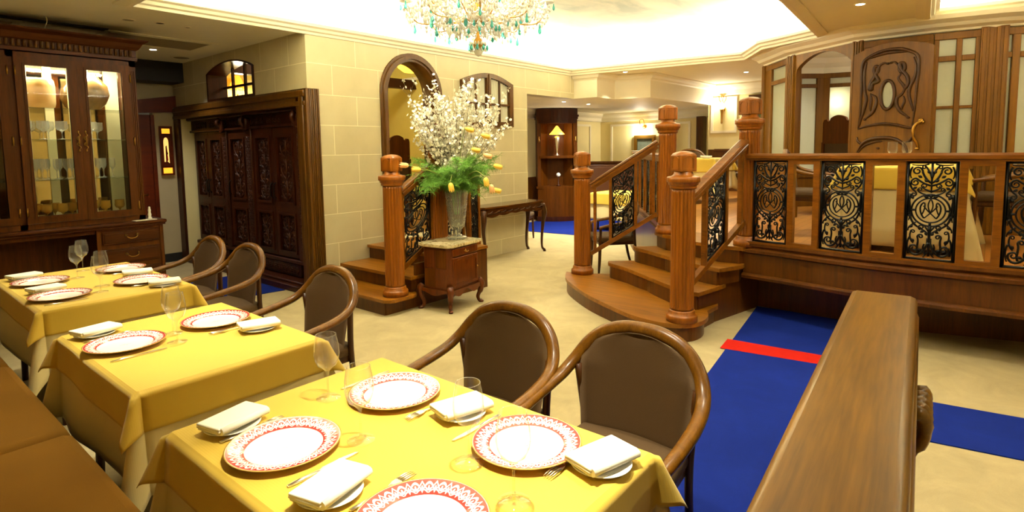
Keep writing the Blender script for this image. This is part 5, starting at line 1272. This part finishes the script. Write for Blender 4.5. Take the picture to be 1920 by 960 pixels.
# arched doorway between two pillars
P, Q = Vector(PP[1]), Vector(PP[2]); L = (Q-P).length; u3 = Vector((*(Q-P).normalized(), 0)); m = frameM((P.x, P.y, 0), u3, (0, 0, 1))
x0, x1 = .10, L-.06; n = 16
ar = [(x0, PF), (x0, 2.50)] + [(x0+(x1-x0)*i/n, 2.50+.165*math.sin(PI*i/n)**.75) for i in range(1, n)] + [(x1, 2.50), (x1, PF)]
b = B(); b.shape([[(0, PF), (0, 2.70), (L, 2.70), (L, PF)] + ar[::-1]], .06, Matrix.Translation((.02, 0, 0)) @ m); 
t = struct('door_3', b, 'doorwood')
# the open carved door leaf
lp, rp = pz(1601, 104.7, 2.53), pz(1752, 84, 2.53)
ud = (rp-lp); ud.z = 0; DW = ud.length; ud.normalize()
t = thing('carved_door', 'open carved door with whiplash curves and an oval window, folded back on the platform', 'door', ((lp.x+rp.x)/2, (lp.y+rp.y)/2, PF+.004))
md = frameM((lp.x, lp.y, 0), ud, (0, 0, 1))
n = 16; dl = [(0, PF+.004), (0, 2.53)] + [(DW*i/n, 2.53+.085*math.sin(PI*i/n)**.8) for i in range(1, n)] + [(DW, 2.53), (DW, PF+.004)]
OC = (.47*DW, 2.078)
oval = lambda a, c, k=28: [(OC[0]+a*math.cos(2*PI*i/k), OC[1]+c*math.sin(2*PI*i/k)) for i in range(k)]
b = B(); b.shape([dl, oval(.052, .130)], -.045, md); leaf = obj('door_leaf', b, 'doorwood', t, True)
b = B(); b.shape([oval(.054, .132)], .008, Matrix.Translation(-Vector(md.col[2][:3])*.012) @ md); obj('oval_pane', b, 'frost', leaf)
nd = Vector(md.col[2][:3])
def zz(X, Y, d=.004):     # place on the leaf that shows at zoom coordinates of the photograph
    u = (X-70)/582; yy = 50+Y/3.84; ys = 104.7-20.7*u; z = 2.53-(yy-ys)*1.05/(283-ys); return md @ Vector((u*DW, z, d))
def carve(pts, r, k=5): return crom([zz(*p) for p in pts], k), r
b = B()
b.tube([md @ Vector((OC[0]+.066*math.cos(a), OC[1]+.150*math.sin(a), .006)) for a in [2*PI*i/36 for i in range(36)]], .016, 8, True)
obj('oval_moulding', b, 'carve', leaf)
b = B()
ST = [([(128, 725), (140, 640), (142, 480), (140, 330), (150, 260), (190, 222), (300, 172), (420, 158), (490, 172), (545, 205), (556, 300), (548, 450), (540, 600), (530, 705)], .011),
      ([(128, 728), (190, 708), (270, 694), (340, 690), (420, 698), (480, 712), (530, 718), (540, 690)], .010),
      ([(165, 270), (160, 400), (172, 470), (185, 520), (170, 590), (150, 650), (140, 700)], .010), ([(175, 250), (160, 330), (165, 420), (180, 470)], .009),
      ([(520, 215), (540, 290), (530, 360), (500, 440), (500, 500), (520, 560), (530, 600)], .010), ([(200, 225), (330, 185), (480, 175)], .011),
      ([(335, 262), (310, 258), (280, 275), (262, 310), (245, 350), (218, 395), (205, 440), (222, 445), (230, 405), (262, 392), (272, 380), (250, 345), (235, 310), (245, 282), (270, 285), (268, 320), (240, 350)], .012),
      ([(360, 255), (385, 250), (415, 275), (420, 300), (435, 320), (458, 300), (452, 262), (430, 258), (425, 280), (450, 320), (478, 350), (488, 400), (470, 432), (452, 410), (425, 380), (418, 360), (435, 335)], .012),
      ([(215, 475), (222, 520), (218, 580), (222, 600)], .008), ([(218, 480), (255, 500), (262, 550), (235, 610), (200, 640), (178, 658)], .010),
      ([(470, 430), (450, 475), (415, 505), (412, 550), (440, 600), (480, 630), (500, 645)], .011), ([(460, 490), (468, 530), (450, 575), (455, 590)], .008),
      ([(128, 895), (165, 835), (220, 805), (300, 792), (390, 795), (450, 820), (490, 855), (505, 900)], .013), ([(122, 785), (128, 810), (150, 830), (170, 830)], .009), ([(540, 770), (520, 810), (490, 825)], .009), ([(135, 900), (180, 850), (260, 820), (320, 815)], .008)]
for pts, r in ST:
    P_, r_ = carve(pts, r); nn_ = len(P_); b.tube(P_, [1.35*r_*(.45+.75*math.sin(PI*(i+.5)/nn_)) for i in range(nn_)], 7)
for X, Y in ((337, 262), (362, 255), (208, 445), (470, 432), (178, 658), (500, 645), (288, 865)): b.lathe([(0, -.014), (.016, -.006), (.017, 0), (.012, .008), (0, .013)], zz(X, Y), 10)
obj('whiplash_carving', b, 'carve', leaf)
b = B(); b.tube(crom([zz(595, 655, .01), zz(600, 672, .03), zz(575, 690, .05), (zz(555, 735, .055)), zz(558, 790, .055), zz(575, 830, .03), zz(574, 870, .01)], 5), [.012]*6+[.017]*12+[.013]*13, 8)
for X, Y in ((585, 664), (602, 676), (573, 868)): b.lathe([(0, -.02), (.018, -.01), (.02, 0), (.012, .014), (0, .018)], zz(X, Y, .012), 10)
obj('door_handle', b, 'brass', t, True)

# inner room behind the doorway
IR = [(9.25, 2.40), (9.65, 1.98), (9.95, .90), (9.7, -.4), (9.3, -1.6)]
screen('frosted glass screen deep behind the arched doorway, left', IR[0], IR[1], [(.42, .83)], ztop=2.62, ztr=2.44, zsill=1.1)
screen('frosted glass screen deep behind the arched doorway, right', IR[1], IR[2], [(.09, .34), (.48, .9)], ztop=2.62, ztr=2.44, zsill=1.1)
screen('frosted glass screen at the back of the inner room', IR[2], IR[3], [(.1, .45), (.55, .9)], ztop=2.62, ztr=2.44, zsill=1.1)
screen('frosted glass screen at the far right of the inner room', IR[3], IR[4], [(.1, .45), (.55, .9)], ztop=2.62, ztr=2.44, zsill=1.1)
b = B(); b.sweep(IR[::-1], [(0, 2.60), (.03, 2.62), (.05, 2.70), (.12, 2.76), (.16, 2.83), (0, 2.83)], False); struct('trim_20', b, 'white')

def sconce(label, loc, ang, kind, power):
    """wall lamp, local -x points away from the wall"""
    t = thing('wall_sconce', label, 'wall lamp', loc, ang)
    b = B(); b.lathe([(0, 0), (.045, 0), (.04, .01), (.02, .02), (0, .022)], (0, 0, 0), 14, Matrix.Rotation(-PI/2, 4, 'Y')); obj('backplate', b, 'brass', t)
    if kind == 'torch':
        b = B(); b.lathe([(0, -.30), (.012, -.295), (.022, -.27), (.018, -.24), (.026, -.10), (.038, -.02), (.045, .0), (0, .0)], (-.08, 0, 0), 12); b.tube([(0, 0, -.05), (-.08, 0, -.06)], .01, 6); obj('torch_holder', b, 'brass', t)
        b = B(); b.lathe([(0, 0), (.045, .01), (.055, .05), (.04, .10), (.015, .14), (0, .15)], (-.08, 0, 0), 14); obj('flame_shade', b, 'bulb', t)
        b = B()
        for s in (-1, 1): b.tube(crom([(-.04, 0, .12), (-.05, s*.06, .18), (-.05, s*.07, .25), (-.05, s*.02, .28), (-.05, s*.03, .23)], 4), .008, 6)
        b.tube([(-.02, -.06, .30), (-.02, .06, .30)], .012, 6); b.tube([(-.05, 0, .10), (-.04, 0, .30)], .007, 6); obj('scroll', b, 'brass', t)
        light('POINT', 'sconce_light', (-.14, 0, .08), power, SOFT, .06, parent=t)
    else:
        b = B(); b.tube(crom([(-.01, 0, 0), (-.10, -.04, .10), (-.12, -.02, .18), (-.12, .06, .16), (-.12, .05, .06)], 5), .009, 6); b.tube(crom([(-.01, 0, -.02), (-.06, .05, -.08), (-.05, .02, -.14)], 4), .007, 6); b.tube(crom([(-.01, 0, .05), (-.06, -.08, .04), (-.06, -.10, -.05), (-.04, -.03, -.15)], 5), .006, 6); obj('scroll_arm', b, 'brass', t)
        b = B(); b.lathe([(0, .045), (.025, .04), (.05, 0), (.062, -.045), (.05, -.05), (0, -.03)], (-.12, .05, .01), 14); obj('glass_shade', b, 'bulb', t)
        light('POINT', 'sconce_light', (-.13, .05, -.07), power, SOFT, .05, parent=t)
    return t
q = px(1208, 238, 12.87); sconce('small scrolled wall lamp above the framed landscape', (12.872, q.y, q.z), 0, 'scroll', 26)
q = px(1356, 205, 11.97); sconce('torch-shaped wall lamp glowing in a white panel beyond the upper newel post', (11.972, q.y, q.z), 0, 'torch', 20)
q = Vector(IR[1])+(Vector(IR[2])-Vector(IR[1]))*.19
t = thing('globe_lamp', 'round lamp glowing through the frosted pane seen through the arched doorway', 'wall lamp', (q.x+.16, q.y+.05, 2.2))
b = B(); b.lathe([(0, -.06), (.04, -.045), (.06, 0), (.04, .045), (0, .06)], seg=18); obj('globe', b, 'bulb', t)
b = B(); b.tube([(.0, 0, -.05), (0, 0, -.16), (.10, 0, -.20)], .01, 8); b.lathe([(0, -.01), (.035, 0), (0, .01)], (.10, 0, -.20), 10); obj('bracket', b, 'brass', t)
light('POINT', 'globe_light', (-.09, 0, 0), 9, SOFT, .05, parent=t)

# tall-backed chairs
def tall_chair(label, loc, rz):
    t = thing('tall_back_chair', label, 'chair', loc, rz)
    w_ = .23; top = [(-w_, 1.22), (-w_+.015, 1.26), (-w_+.06, 1.265), (-w_+.075, 1.235), (-w_+.10, 1.24)] + [(-.11+.22*i/8, 1.28+.035*math.sin(PI*i/8)) for i in range(9)] + [(w_-.10, 1.24), (w_-.075, 1.235), (w_-.06, 1.265), (w_-.015, 1.26), (w_, 1.22)]
    b = B(); b.shape([[(-w_, .94)] + top + [(w_, .94)]], .035, frameM((0, -.21, 0), (1, 0, 0), (0, 0, 1))); obj('crest_board', b, 'hutch', t)
    b = B(); b.b2((-w_+.03, -.235, .46), (w_-.03, -.215, .95)); obj('back_panel', b, 'fabric', t)
    b = B(); b.box((0, .02, .45), (.48, .46, .07), 0, .02); obj('seat', b, 'fabric', t)
    for sx in (-1, 1):
        b = B(); b.b2((sx*w_-.02, -.245, 0), (sx*w_+.02, -.205, .96), .004); obj('rear_leg', b, 'hutch', t)
        b = B(); b.b2((sx*.21-.02, .19, 0), (sx*.21+.02, .23, .42), .004); obj('front_leg', b, 'hutch', t)
    return t
q = py(758, 252, 6.55); tc0 = tall_chair('tall-backed wooden chair seen through the stone wall archway', (q.x, 6.5, .48), PI)
dup(tc0, (8.80, 1.44, PF-.0), math.radians(-120), 'tall-backed wooden chair seen through the platform doorway beside the carved door')
# corridor lamps
t = thing('pendant_lamp', 'stained-glass ceiling lamp glowing yellow and purple at the top of the archway', 'lamp', (5.78, 6.75, 2.78))
b = B(); b.lathe([(0, -.06), (.12, -.04), (.2, .02), (.24, .09), (.235, .095), (.19, .03), (.11, -.03), (0, -.045)], seg=24); obj('glass_shade', b, 'bulbsoft', t)
b = B(); b.lathe([(.235, .085), (.25, .12), (.24, .15), (.232, .12), (.235, .085)], seg=24); obj('purple_rim', b, 'purple', t)
b = B(); b.tube([(0, 0, .02), (0, 0, .71)], .008); obj('suspension_rod', b, 'brass', t)
q = py(440, 158, 8.94)
t = thing('wall_lamp', 'small orange-shaded lamp glowing behind the arched window over the wardrobe', 'wall lamp', (q.x, 8.96, q.z), PI/2)
b = B(); b.lathe([(0, .12), (.04, .12), (.13, -.08), (.125, -.085), (.03, .10), (0, .10)], (-.10, 0, 0), 18); obj('lamp_shade', b, 'shade', t)
b = B(); b.lathe([(0, -.03), (.03, -.01), (.035, .02), (.015, .06), (0, .07)], (-.10, 0, 0), 12); obj('bulb', b, 'bulb', t)
b = B(); b.tube(crom([(.04, 0, -.25), (-.05, 0, -.24), (-.10, 0, -.16), (-.10, 0, -.04)], 4), .012); obj('arm', b, 'brass', t)
light('POINT', 'wall_lamp_light', (-.18, 0, -.12), 16, WARM, .05, parent=t)

# =================================================================== PLATFORM TABLES AND CHAIRS
ZP = PF+.735
make_table(6.27, .60, .80, .82, PF, ZP, 'dining table on the platform right behind the iron railing', 'yellow cloth on the platform table behind the railing', 'cream undercloth hanging to the platform floor behind the railing', 21, udrop=.68, ydrop=.20)
make_table(9.35, 3.72, .75, .75, PF, ZP, 'dining table far back on the platform, beyond the upper newel posts', 'yellow cloth on the far platform table beyond the newel posts', 'cream undercloth of the far platform table beyond the newel posts', 24, udrop=.5, ydrop=.22)
make_table(9.75, 5.45, .75, .75, 0, ZT, 'dining table in the low lounge, seen through the iron of the stairs', 'yellow cloth on the low lounge table behind the stairs', 'cream undercloth of the low lounge table behind the stairs', 27, udrop=.5, ydrop=.22)
chair(6.55, 1.40, PI+.15, 'barrel armchair on the platform, left of the yellow table behind the railing', PF)
chair(6.75, -.17, -.1, 'barrel armchair on the platform, at the right end behind the railing', PF)
chair(6.42, 3.66, math.radians(44), 'barrel armchair on the carpet behind the right-hand stairs')
chair(9.98, 4.10, math.radians(122), 'barrel armchair behind the far platform table, left of the newel', PF)
chair(10.05, 3.25, math.radians(72), 'barrel armchair beyond the far platform table, by the wainscot', PF)
chair(7.62, 6.28, math.radians(200), 'barrel armchair in the back lounge, at the corner of the stone wall')
def tumbler(x, y, z, lab):
    def mk():
        b = B(); b.lathe([(0, 0), (.034, 0), (.036, .004), (.040, .095), (.038, .095), (.033, .008), (0, .008)], seg=24); return obj('water_tumbler', b, 'glass')
    return put('tumbler', mk, (x, y, z), 0, lab, 'glass', 'water tumblers')
goblet_w = lambda: make_glass(.205, .039, name='water_goblet', wide=1.22)
for (X, Y), lab in (((1673, 291), 'left of two water goblets on the platform table by the carved door'), ((1700, 291), 'right of two water goblets on the platform table by the carved door')):
    q = px(X, Y, 6.05); put('goblet_w', goblet_w, (q.x, q.y, ZP+.002), 0, lab, 'glass', 'water goblets')
tumbler(9.25, 3.98, ZP+.002, 'water tumbler on the far platform table, between the newel posts')
for (x, y, z, lab) in ((6.05, .80, ZP, 'at the railing side of the platform table'), (9.2, 3.55, ZP, 'on the far platform table')):
    put('bread', lambda: make_bread(''), (x, y, z+.0015), 0, 'small white bread plate '+lab, 'plate', 'bread plates')
    put('napkin', make_napkin, (x, y, z+.015), .4, 'folded white napkin '+lab, 'napkin', 'folded napkins')

# =================================================================== BACK LOUNGE
cbx, cby = 10.02, 7.06; fa = math.atan2(-.81, .58)
t = thing('corner_cabinet', 'bow-fronted corner cabinet with a lit niche holding a yellow lamp', 'cabinet', (cbx, cby, 0), -.80)
bow = lambda s, y1: [(-.44*s, y1), (-.44*s, .10)] + [(-.44*s+.88*s*i/12, .10-.13*math.sin(PI*i/12)) for i in range(13)] + [(.44*s, y1)]
b = B(); b.shape([bow(.97, .42)], .62, XY(.09)); obj('lower_body', b, 'hutch', t)
b = B(); b.shape([bow(1.0, .43)], .09, XY(0)); b.shape([bow(1.02, .43)], .02, XY(.09)); obj('base_moulding', b, 'dark', t); b = B(); b.shape([bow(1.03, .44)], .05, XY(.71)); obj('counter', b, 'hutch', t)
b = B(); b.shape([bow(.98, .43)], .05, XY(1.36)); obj('lamp_shelf', b, 'hutch', t)
b = B(); b.b2((-.43, .40, .76), (.43, .43, 2.2)); b.b2((-.43, .09, .76), (-.36, .43, 2.2)); b.b2((.36, .09, .76), (.43, .43, 2.2))
for s in (-1, 1): b.box((s*.27, .29, 1.48), (.22, .02, 1.44), s*-.75)
obj('niche_panels', b, 'hutch', t)
b = B(); b.shape([bow(.98, .43)], .10, XY(2.10)); b.shape([bow(1.02, .44)], .05, XY(2.19)); b.shape([bow(1.06, .45)], .04, XY(2.24)); b.shape([bow(1.0, .44)], .13, XY(2.28)); obj('cornice', b, 'dark', t)
b = B()
for s in (-1, 1): b.lathe([(0, 0), (.012, .004), (.016, .03), (.010, .08), (.016, .12), (0, .13)], (s*.40, .085, 1.70), 8)
obj('door_knob', b, 'brass', t)
cM = Matrix.Translation((cbx, cby, 0)) @ Matrix.Rotation(-.80, 4, 'Z')
q = cM @ Vector((0, .15, 1.411))
t = thing('table_lamp', 'yellow cone-shaded table lamp glowing in the corner cabinet niche', 'lamp', q)
b = B(); b.lathe([(0, 0), (.06, 0), (.062, .012), (.02, .03), (.018, .08), (.04, .22), (.062, .36), (.058, .40), (.02, .42), (0, .42)], seg=20); obj('base', b, 'silver', t)
b = B(); b.lathe([(0, .64), (.02, .635), (.09, .54), (.165, .46), (.16, .455), (.08, .525), (0, .60)], seg=24); obj('lamp_shade', b, 'bulbsoft', t)
light('POINT', 'table_lamp_light', (-.05, -.2, .42), 7, WARM, .05, parent=t)
q = cM @ Vector((.02, .12, .762))
t = thing('mantel_clock', 'small pale round ornament on a dark stand in the lower niche of the corner cabinet', 'ornament', q)
b = B(); b.lathe([(0, 0), (.05, 0), (.045, .02), (.012, .04), (.012, .20), (0, .2)], seg=12); obj('stand', b, 'dark', t)
b = B(); b.lathe([(0, -.05), (.035, -.035), (.05, 0), (.035, .035), (0, .05)], (0, -.0, .24), 14); obj('round_head', b, 'china', t)
t.name = 'round_ornament'
t = thing('booth_seat', 'high-backed brown upholstered booth seat in the back lounge', 'bench', (11.35, 6.55, 0), math.radians(-55))
b = B(); b.b2((-.6, .12, .40), (.6, .26, 1.22), .05); b.b2((-.58, .09, .82), (.58, .14, 1.15), .03); obj('backrest', b, 'upholstery2', t)
b = B(); b.b2((-.6, -.42, .30), (.6, .13, .46), .05); obj('seat_cushion', b, 'upholstery2', t)
b = B(); b.b2((-.6, -.36, 0), (.6, .24, .31)); obj('base', b, 'dark', t)
b = B(); b.b2((-.62, .10, 1.20), (.62, .28, 1.26), .015); b.tube(crom([(-.62, .19, 1.25), (-.60, .19, 1.31), (-.54, .19, 1.30), (-.50, .19, 1.26)], 4), .02, 6); obj('crest_rail', b, 'hutch', t)
def picture(label, P0, P1, z0, z1, X, fw, mat, fm):
    y0, y1 = P0, P1
    t = thing('framed_painting', label, 'painting', (X, (y0+y1)/2, (z0+z1)/2)); b = B()
    b.shape([[(y0, z0), (y1, z0), (y1, z1), (y0, z1)], [(y0+fw, z0+fw), (y1-fw, z0+fw), (y1-fw, z1-fw), (y0+fw, z1-fw)]], -.04, YZ((X, 0, 0)))
    b.shape([[(y0+fw*.5, z0+fw*.5), (y1-fw*.5, z0+fw*.5), (y1-fw*.5, z1-fw*.5), (y0+fw*.5, z1-fw*.5)], [(y0+fw, z0+fw), (y1-fw, z0+fw), (y1-fw, z1-fw), (y0+fw, z1-fw)]], -.055, YZ((X, 0, 0)))
    obj('frame', b, fm, t, True)
    b = B(); b.b2((X-.02, y0+fw*.9, z0+fw*.9), (X-.005, y1-fw*.9, z1-fw*.9)); obj('canvas', b, mat, t, True); return t
a_, c_ = px(1190, 254, 12.87), px(1230, 288, 12.87); picture('gold-framed landscape painting on the back lounge wall under the wall lamp', c_.y, a_.y, c_.z-.05, a_.z, 12.875, .085, 'paintpic', 'gold')
a_, c_ = px(1405, 178, 11.97), px(1450, 246, 11.97); picture('dark-framed green painting partly hidden behind the upper newel post', c_.y, a_.y, c_.z, a_.z, 11.972, .10, 'greenpic', 'frame')

# =================================================================== CHANDELIER
r_ = _ray(897, 103); CH = Vector((0, 0, EYE))+r_*4.6; zb = CH.z
t = thing('crystal_chandelier', 'large crystal chandelier with gilt arms and white and teal drops', 'chandelier', (CH.x, CH.y, zb))
b = B(); b.lathe([(0, .02), (.035, .05), (.042, .085), (.03, .12), (.012, .14), (.012, .24), (.05, .255), (.085, .275), (.07, .30), (.03, .32), (.02, .40), (.035, .46), (.02, .55), (.015, .75), (0, .75)], seg=24); b.tube([(0, 0, .75), (0, 0, 3.31-zb)], .008); obj('stem', b, 'gold', t)
b = B(); b.lathe([(0, -.015), (.025, .0), (.038, .025), (.03, .052), (0, .06)], seg=8); obj('crystal_ball', b, 'drop', t)
rC = random.Random(4); tips = []
for k in range(16):
    a = 2*PI*k/16; c, s_ = math.cos(a), math.sin(a); R_, zt_ = (.56, .40) if k % 2 == 0 else (.44, .52)
    P_ = crom([(c*.05, s_*.05, .27), (c*R_*.45, s_*R_*.45, .20+zt_*.12), (c*R_*.85, s_*R_*.85, zt_-.15), (c*R_, s_*R_, zt_)], 6); b = B(); b.tube(P_, .0048, 6)
    P2 = crom([(c*.04, s_*.04, .30), (c*.12, s_*.12, .50), (c*R_*.6, s_*R_*.6, .62)], 5); b.tube(P2, .004, 5)
    obj('arm', b, 'gold', t); tips.append((c*R_, s_*R_, zt_, P_))
    b = B(); b.lathe([(0, 0), (.05, .008), (.06, .02), (.055, .022), (.02, .012), (.016, .03), (.013, .10), (0, .10)], (c*R_, s_*R_, zt_), 12); obj('candle_cup', b, 'drop', t)
    b = B(); b.lathe([(0, 0), (.012, .01), (.015, .03), (.008, .06), (0, .075)], (c*R_, s_*R_, zt_+.10), 8); obj('candle_bulb', b, 'bulb', t)
def drop(p, s, mat):
    b = B(); b.lathe([(0, 0), (.004*s, -.006*s), (.006*s, -.02*s), (.012*s, -.04*s), (.010*s, -.055*s), (0, -.066*s)], p, 6); obj('crystal_drop', b, mat, t)
for i, (x, y, z, P_) in enumerate(tips):
    for q in range(3): a = 2*PI*q/3+i; drop((x+.055*math.cos(a), y+.055*math.sin(a), z+.01), rC.uniform(.9, 1.3), 'teal' if (q+i) % 3 else 'drop')
    for f in (8, 13):
        p = P_[min(f, len(P_)-1)]; drop((p.x, p.y, p.z-.008-rC.uniform(0, .05)), rC.uniform(.9, 1.4), 'teal' if rC.random() < .85 else 'drop')
bs = B()
for i, (x, y, z, P_) in enumerate(tips):          # bead swags from arm to arm and up to the crown
    x2, y2, z2, _q = tips[(i+1) % 16]
    for (A, Bq, sag, m_) in (((x, y, z), (x2, y2, z2), .10, 16), ((x, y, z), (0, 0, .72), .14, 18), ((x*.6, y*.6, z-.12), (x2*.6, y2*.6, z2-.12), .07, 12), ((x*.8, y*.8, z-.04), (x2*.8, y2*.8, z2-.04), .12, 14), ((x, y, z), (x*.2, y*.2, .27), .16, 12), ((x*.35, y*.35, .24), (x2*.35, y2*.35, .24), .06, 7), ((x*1.05, y*1.05, z+.02), (x2*1.05, y2*1.05, z2+.02), .20, 18), ((x*.5, y*.5, .30), (x2*.5, y2*.5, .30), .05, 9), ((x*.9, y*.9, z+.10), (x*.3, y*.3, .55), .12, 12)):
        for k in range(m_+1):
            f = k/m_; p = Vector(A).lerp(Vector(Bq), f)-Vector((0, 0, sag*4*f*(1-f))); bs.lathe([(0, -.012), (.012, 0), (0, .012)], p, 5)
            if k % 2 == 1: bs.lathe([(0, -.055), (.012, -.034), (.004, -.012), (0, -.008)], p, 5)
for k in range(16):
    a = 2*PI*k/16
    for z in (.055, .10): bs.lathe([(0, -.034), (.010, -.018), (.004, 0), (0, .002)], (.06*math.cos(a), .06*math.sin(a), z), 5)
o = obj('bead_strands', bs, 'drop', t); o['kind'] = 'stuff'
def teal_drop(x, y, z): b = B(); b.lathe([(0, -.05), (.014, -.03), (.005, 0), (0, .002)], (x, y, z), 6); obj('teal_drop', b, 'teal', t)
for k in range(9): a = 2*PI*k/9+.3; teal_drop(.075*math.cos(a), .075*math.sin(a), .075)
for k in range(22): a = 2*PI*k/22+.1; rr = (.20, .34)[k % 2]; teal_drop(rr*math.cos(a), rr*math.sin(a), .17+.03*(k % 3))
light('POINT', 'chandelier_light', (0, 0, .62), 70, SOFT, .12, parent=t)

# =================================================================== CEILING FITTINGS
def downlight(label, x, y, z, power, spot=95, blend=.7, vis=True, to=(0, 0, -1), color=WARM):
    t = thing('recessed_downlight', label, 'ceiling light', (x, y, z))
    b = B(); b.lathe([(.034, .006), (.034, -.001), (.046, -.004), (.052, -.001), (.052, .006), (.034, .006)], seg=24); obj('trim_ring', b, 'white', t)
    b = B(); b.lathe([(0, -.0035), (.034, -.0035), (.034, -.0005), (0, -.0005)], seg=20); obj('lens', b, 'lens', t)
    light('SPOT', 'downlight_lamp', (0, 0, -.012), power, color, .035, spot, blend, to, parent=t); return t
for x, y, w_ in ((1.18, 1.02, 1.0), (1.15, 2.88, .68), (1.2, 4.66, .45)):
    downlight({1.02: 'recessed downlight straight above the nearest table', 2.88: 'recessed downlight straight above the middle table', 4.66: 'recessed downlight straight above the table by the glass cabinet'}[y], x, y, ZC, TABLE_W*w_, 64, 1.0)
downlight('bright recessed downlight in the alcove ceiling above the wardrobe floor', 2.675, 7.857, ZC, 95, 110, .6, color=(1, .95, .85))
downlight('recessed downlight in the soffit above the platform railing', 6.126, .97, ZC, ROOM_W*.48)
downlight('recessed downlight in the ceiling above the white bulkhead', 8.75, 4.78, ZC, ROOM_W*1.7)
downlight('left of two recessed downlights in the low lounge ceiling', 8.78, 6.05, 2.418, ROOM_W*1.1, 125)
downlight('right of two recessed downlights in the low lounge ceiling', 9.63, 6.06, 2.418, ROOM_W*1.2, 130)
downlight('recessed downlight in the far ceiling over the far platform table', 10.3, 3.3, ZC, ROOM_W*1.0, 130)
downlight('recessed downlight above the wooden partition ledge', 2.35, .72, ZC, ROOM_W*.7, 100)
downlight('recessed downlight above the blue carpet runner', 4.2, .85, ZC, ROOM_W*.6, 100)
downlight('recessed downlight in the inner room ceiling behind the arched doorway', 8.7, 1.3, ZC, ROOM_W*.35, 140)
downlight('recessed downlight in the inner room ceiling behind the frosted screens', 8.6, -.4, ZC, ROOM_W*.3, 140)
light('POINT', 'inner_room_light', (8.7, .7, 2.2), 16, SOFT, .2)
downlight('downlight added out of view on the right, as fill light', 1.5, -1.6, ZC, ROOM_W*.6, 120)  # unseen lamp added for the light it gives
for x, y, p_ in ((5.35, 4.35, ROOM_W*.7), (3.55, 2.55, ROOM_W*.35), (3.75, 3.85, ROOM_W*.9)):
    downlight({4.35: 'recessed downlight in the painted ceiling above the console table', 2.55: 'recessed downlight in the painted ceiling above the open carpet', 3.85: 'recessed downlight in the painted ceiling above the vase of blossom'}[y], x, y, 3.318, p_, 75, .8)
def disc(label, name, X, Y, r, mat='grille'):
    q = pz(X, Y, ZC); t = thing(name, label, 'ceiling fitting', (q.x, q.y, ZC)); b = B(); b.lathe([(r*.8, -.006), (r, -.008), (r*1.1, -.001), (r*1.1, .004), (r*.8, .004), (r*.8, -.006)], seg=28); obj('ring', b, 'white', t)
    b = B(); b.lathe([(0, -.003), (r*.8, -.003), (r*.8, .003), (0, .003)], seg=24); obj('face', b, mat, t)
disc('round unlit ceiling fitting, left of the small spotlight', 'ceiling_fitting', 240, 37, .06); disc('small round spotlight, unlit, in the alcove ceiling', 'ceiling_fitting', 300, 43, .045, 'black'); disc('tiny round sprinkler in the alcove ceiling', 'ceiling_fitting', 352, 51, .03, 'black')
disc('round speaker grille in the alcove ceiling near the stone wall', 'ceiling_fitting', 340, 108, .12, 'grille')
def vent(label, pts, slats):
    q = [pz(*p, ZC) for p in pts]; c = sum(q, Vector())/4; t = thing('air_vent', label, 'vent', (c.x, c.y, ZC))
    xs = [p.x for p in q]; ys = [p.y for p in q]; x0, x1, y0, y1 = min(xs), max(xs), min(ys), max(ys)
    b = B(); b.shape([[(x0, y0), (x1, y0), (x1, y1), (x0, y1)], [(x0+.05, y0+.05), (x1-.05, y0+.05), (x1-.05, y1-.05), (x0+.05, y1-.05)]], .012, XY(ZC-.010)); obj('vent_frame', b, 'ceiling', t, True)
    b = B(); b.b2((x0+.05, y0+.05, ZC-.004), (x1-.05, y1-.05, ZC-.001)); obj('vent_panel', b, 'grille', t, True)
    for k in range(slats): yy = y0+.07+(y1-y0-.14)*k/max(slats-1, 1); b = B(); b.b2((x0+.055, yy-.006, ZC-.012), (x1-.055, yy+.006, ZC-.004)); obj('slat', b, 'ceiling', t, True)
vent('long air-conditioning panel in the alcove ceiling above the cabinet', [(183, 62), (395, 80), (360, 96), (180, 72)], 2)
vent('dark square vent at the left edge of the alcove ceiling', [(-40, 36), (40, 38), (25, 50), (-50, 46)], 3)
struct('ceiling_slot_shade', B().b2((-.7, 6.86, 2.822), (1.95, 6.98, 2.8299)), 'black')  # flat black strip painting the shade of a recessed ceiling slot
t0 = pz(86, 30, ZC); b = B(); b.tube(crom([(t0.x, t0.y, ZC), (t0.x+.004, t0.y, 2.78), (1.40, 6.76, 2.71)], 6), .004, 6); o = obj('hanging_cord', b, 'white'); center_obj(o, (t0.x, t0.y, ZC)); tag(o, 'thin pale cord hanging from the ceiling to the top of the glass cabinet', 'cord')
gq = [pz(442, 0, 3.30), pz(500, 10, 3.30)]
t = thing('air_vent', 'perforated white vent at the top left of the bright painted ceiling', 'vent', (gq[1].x-.1, gq[1].y, 3.315)); b = B(); b.box((0, 0, 0), (.55, .28, .008)); obj('vent_panel', b, 'white', t)
b = B()
for i in range(14):
    for j in range(7): b.box((-.24+.037*i, -.11+.037*j, -.005), (.016, .016, .004))
obj('perforations', b, 'grille', t)
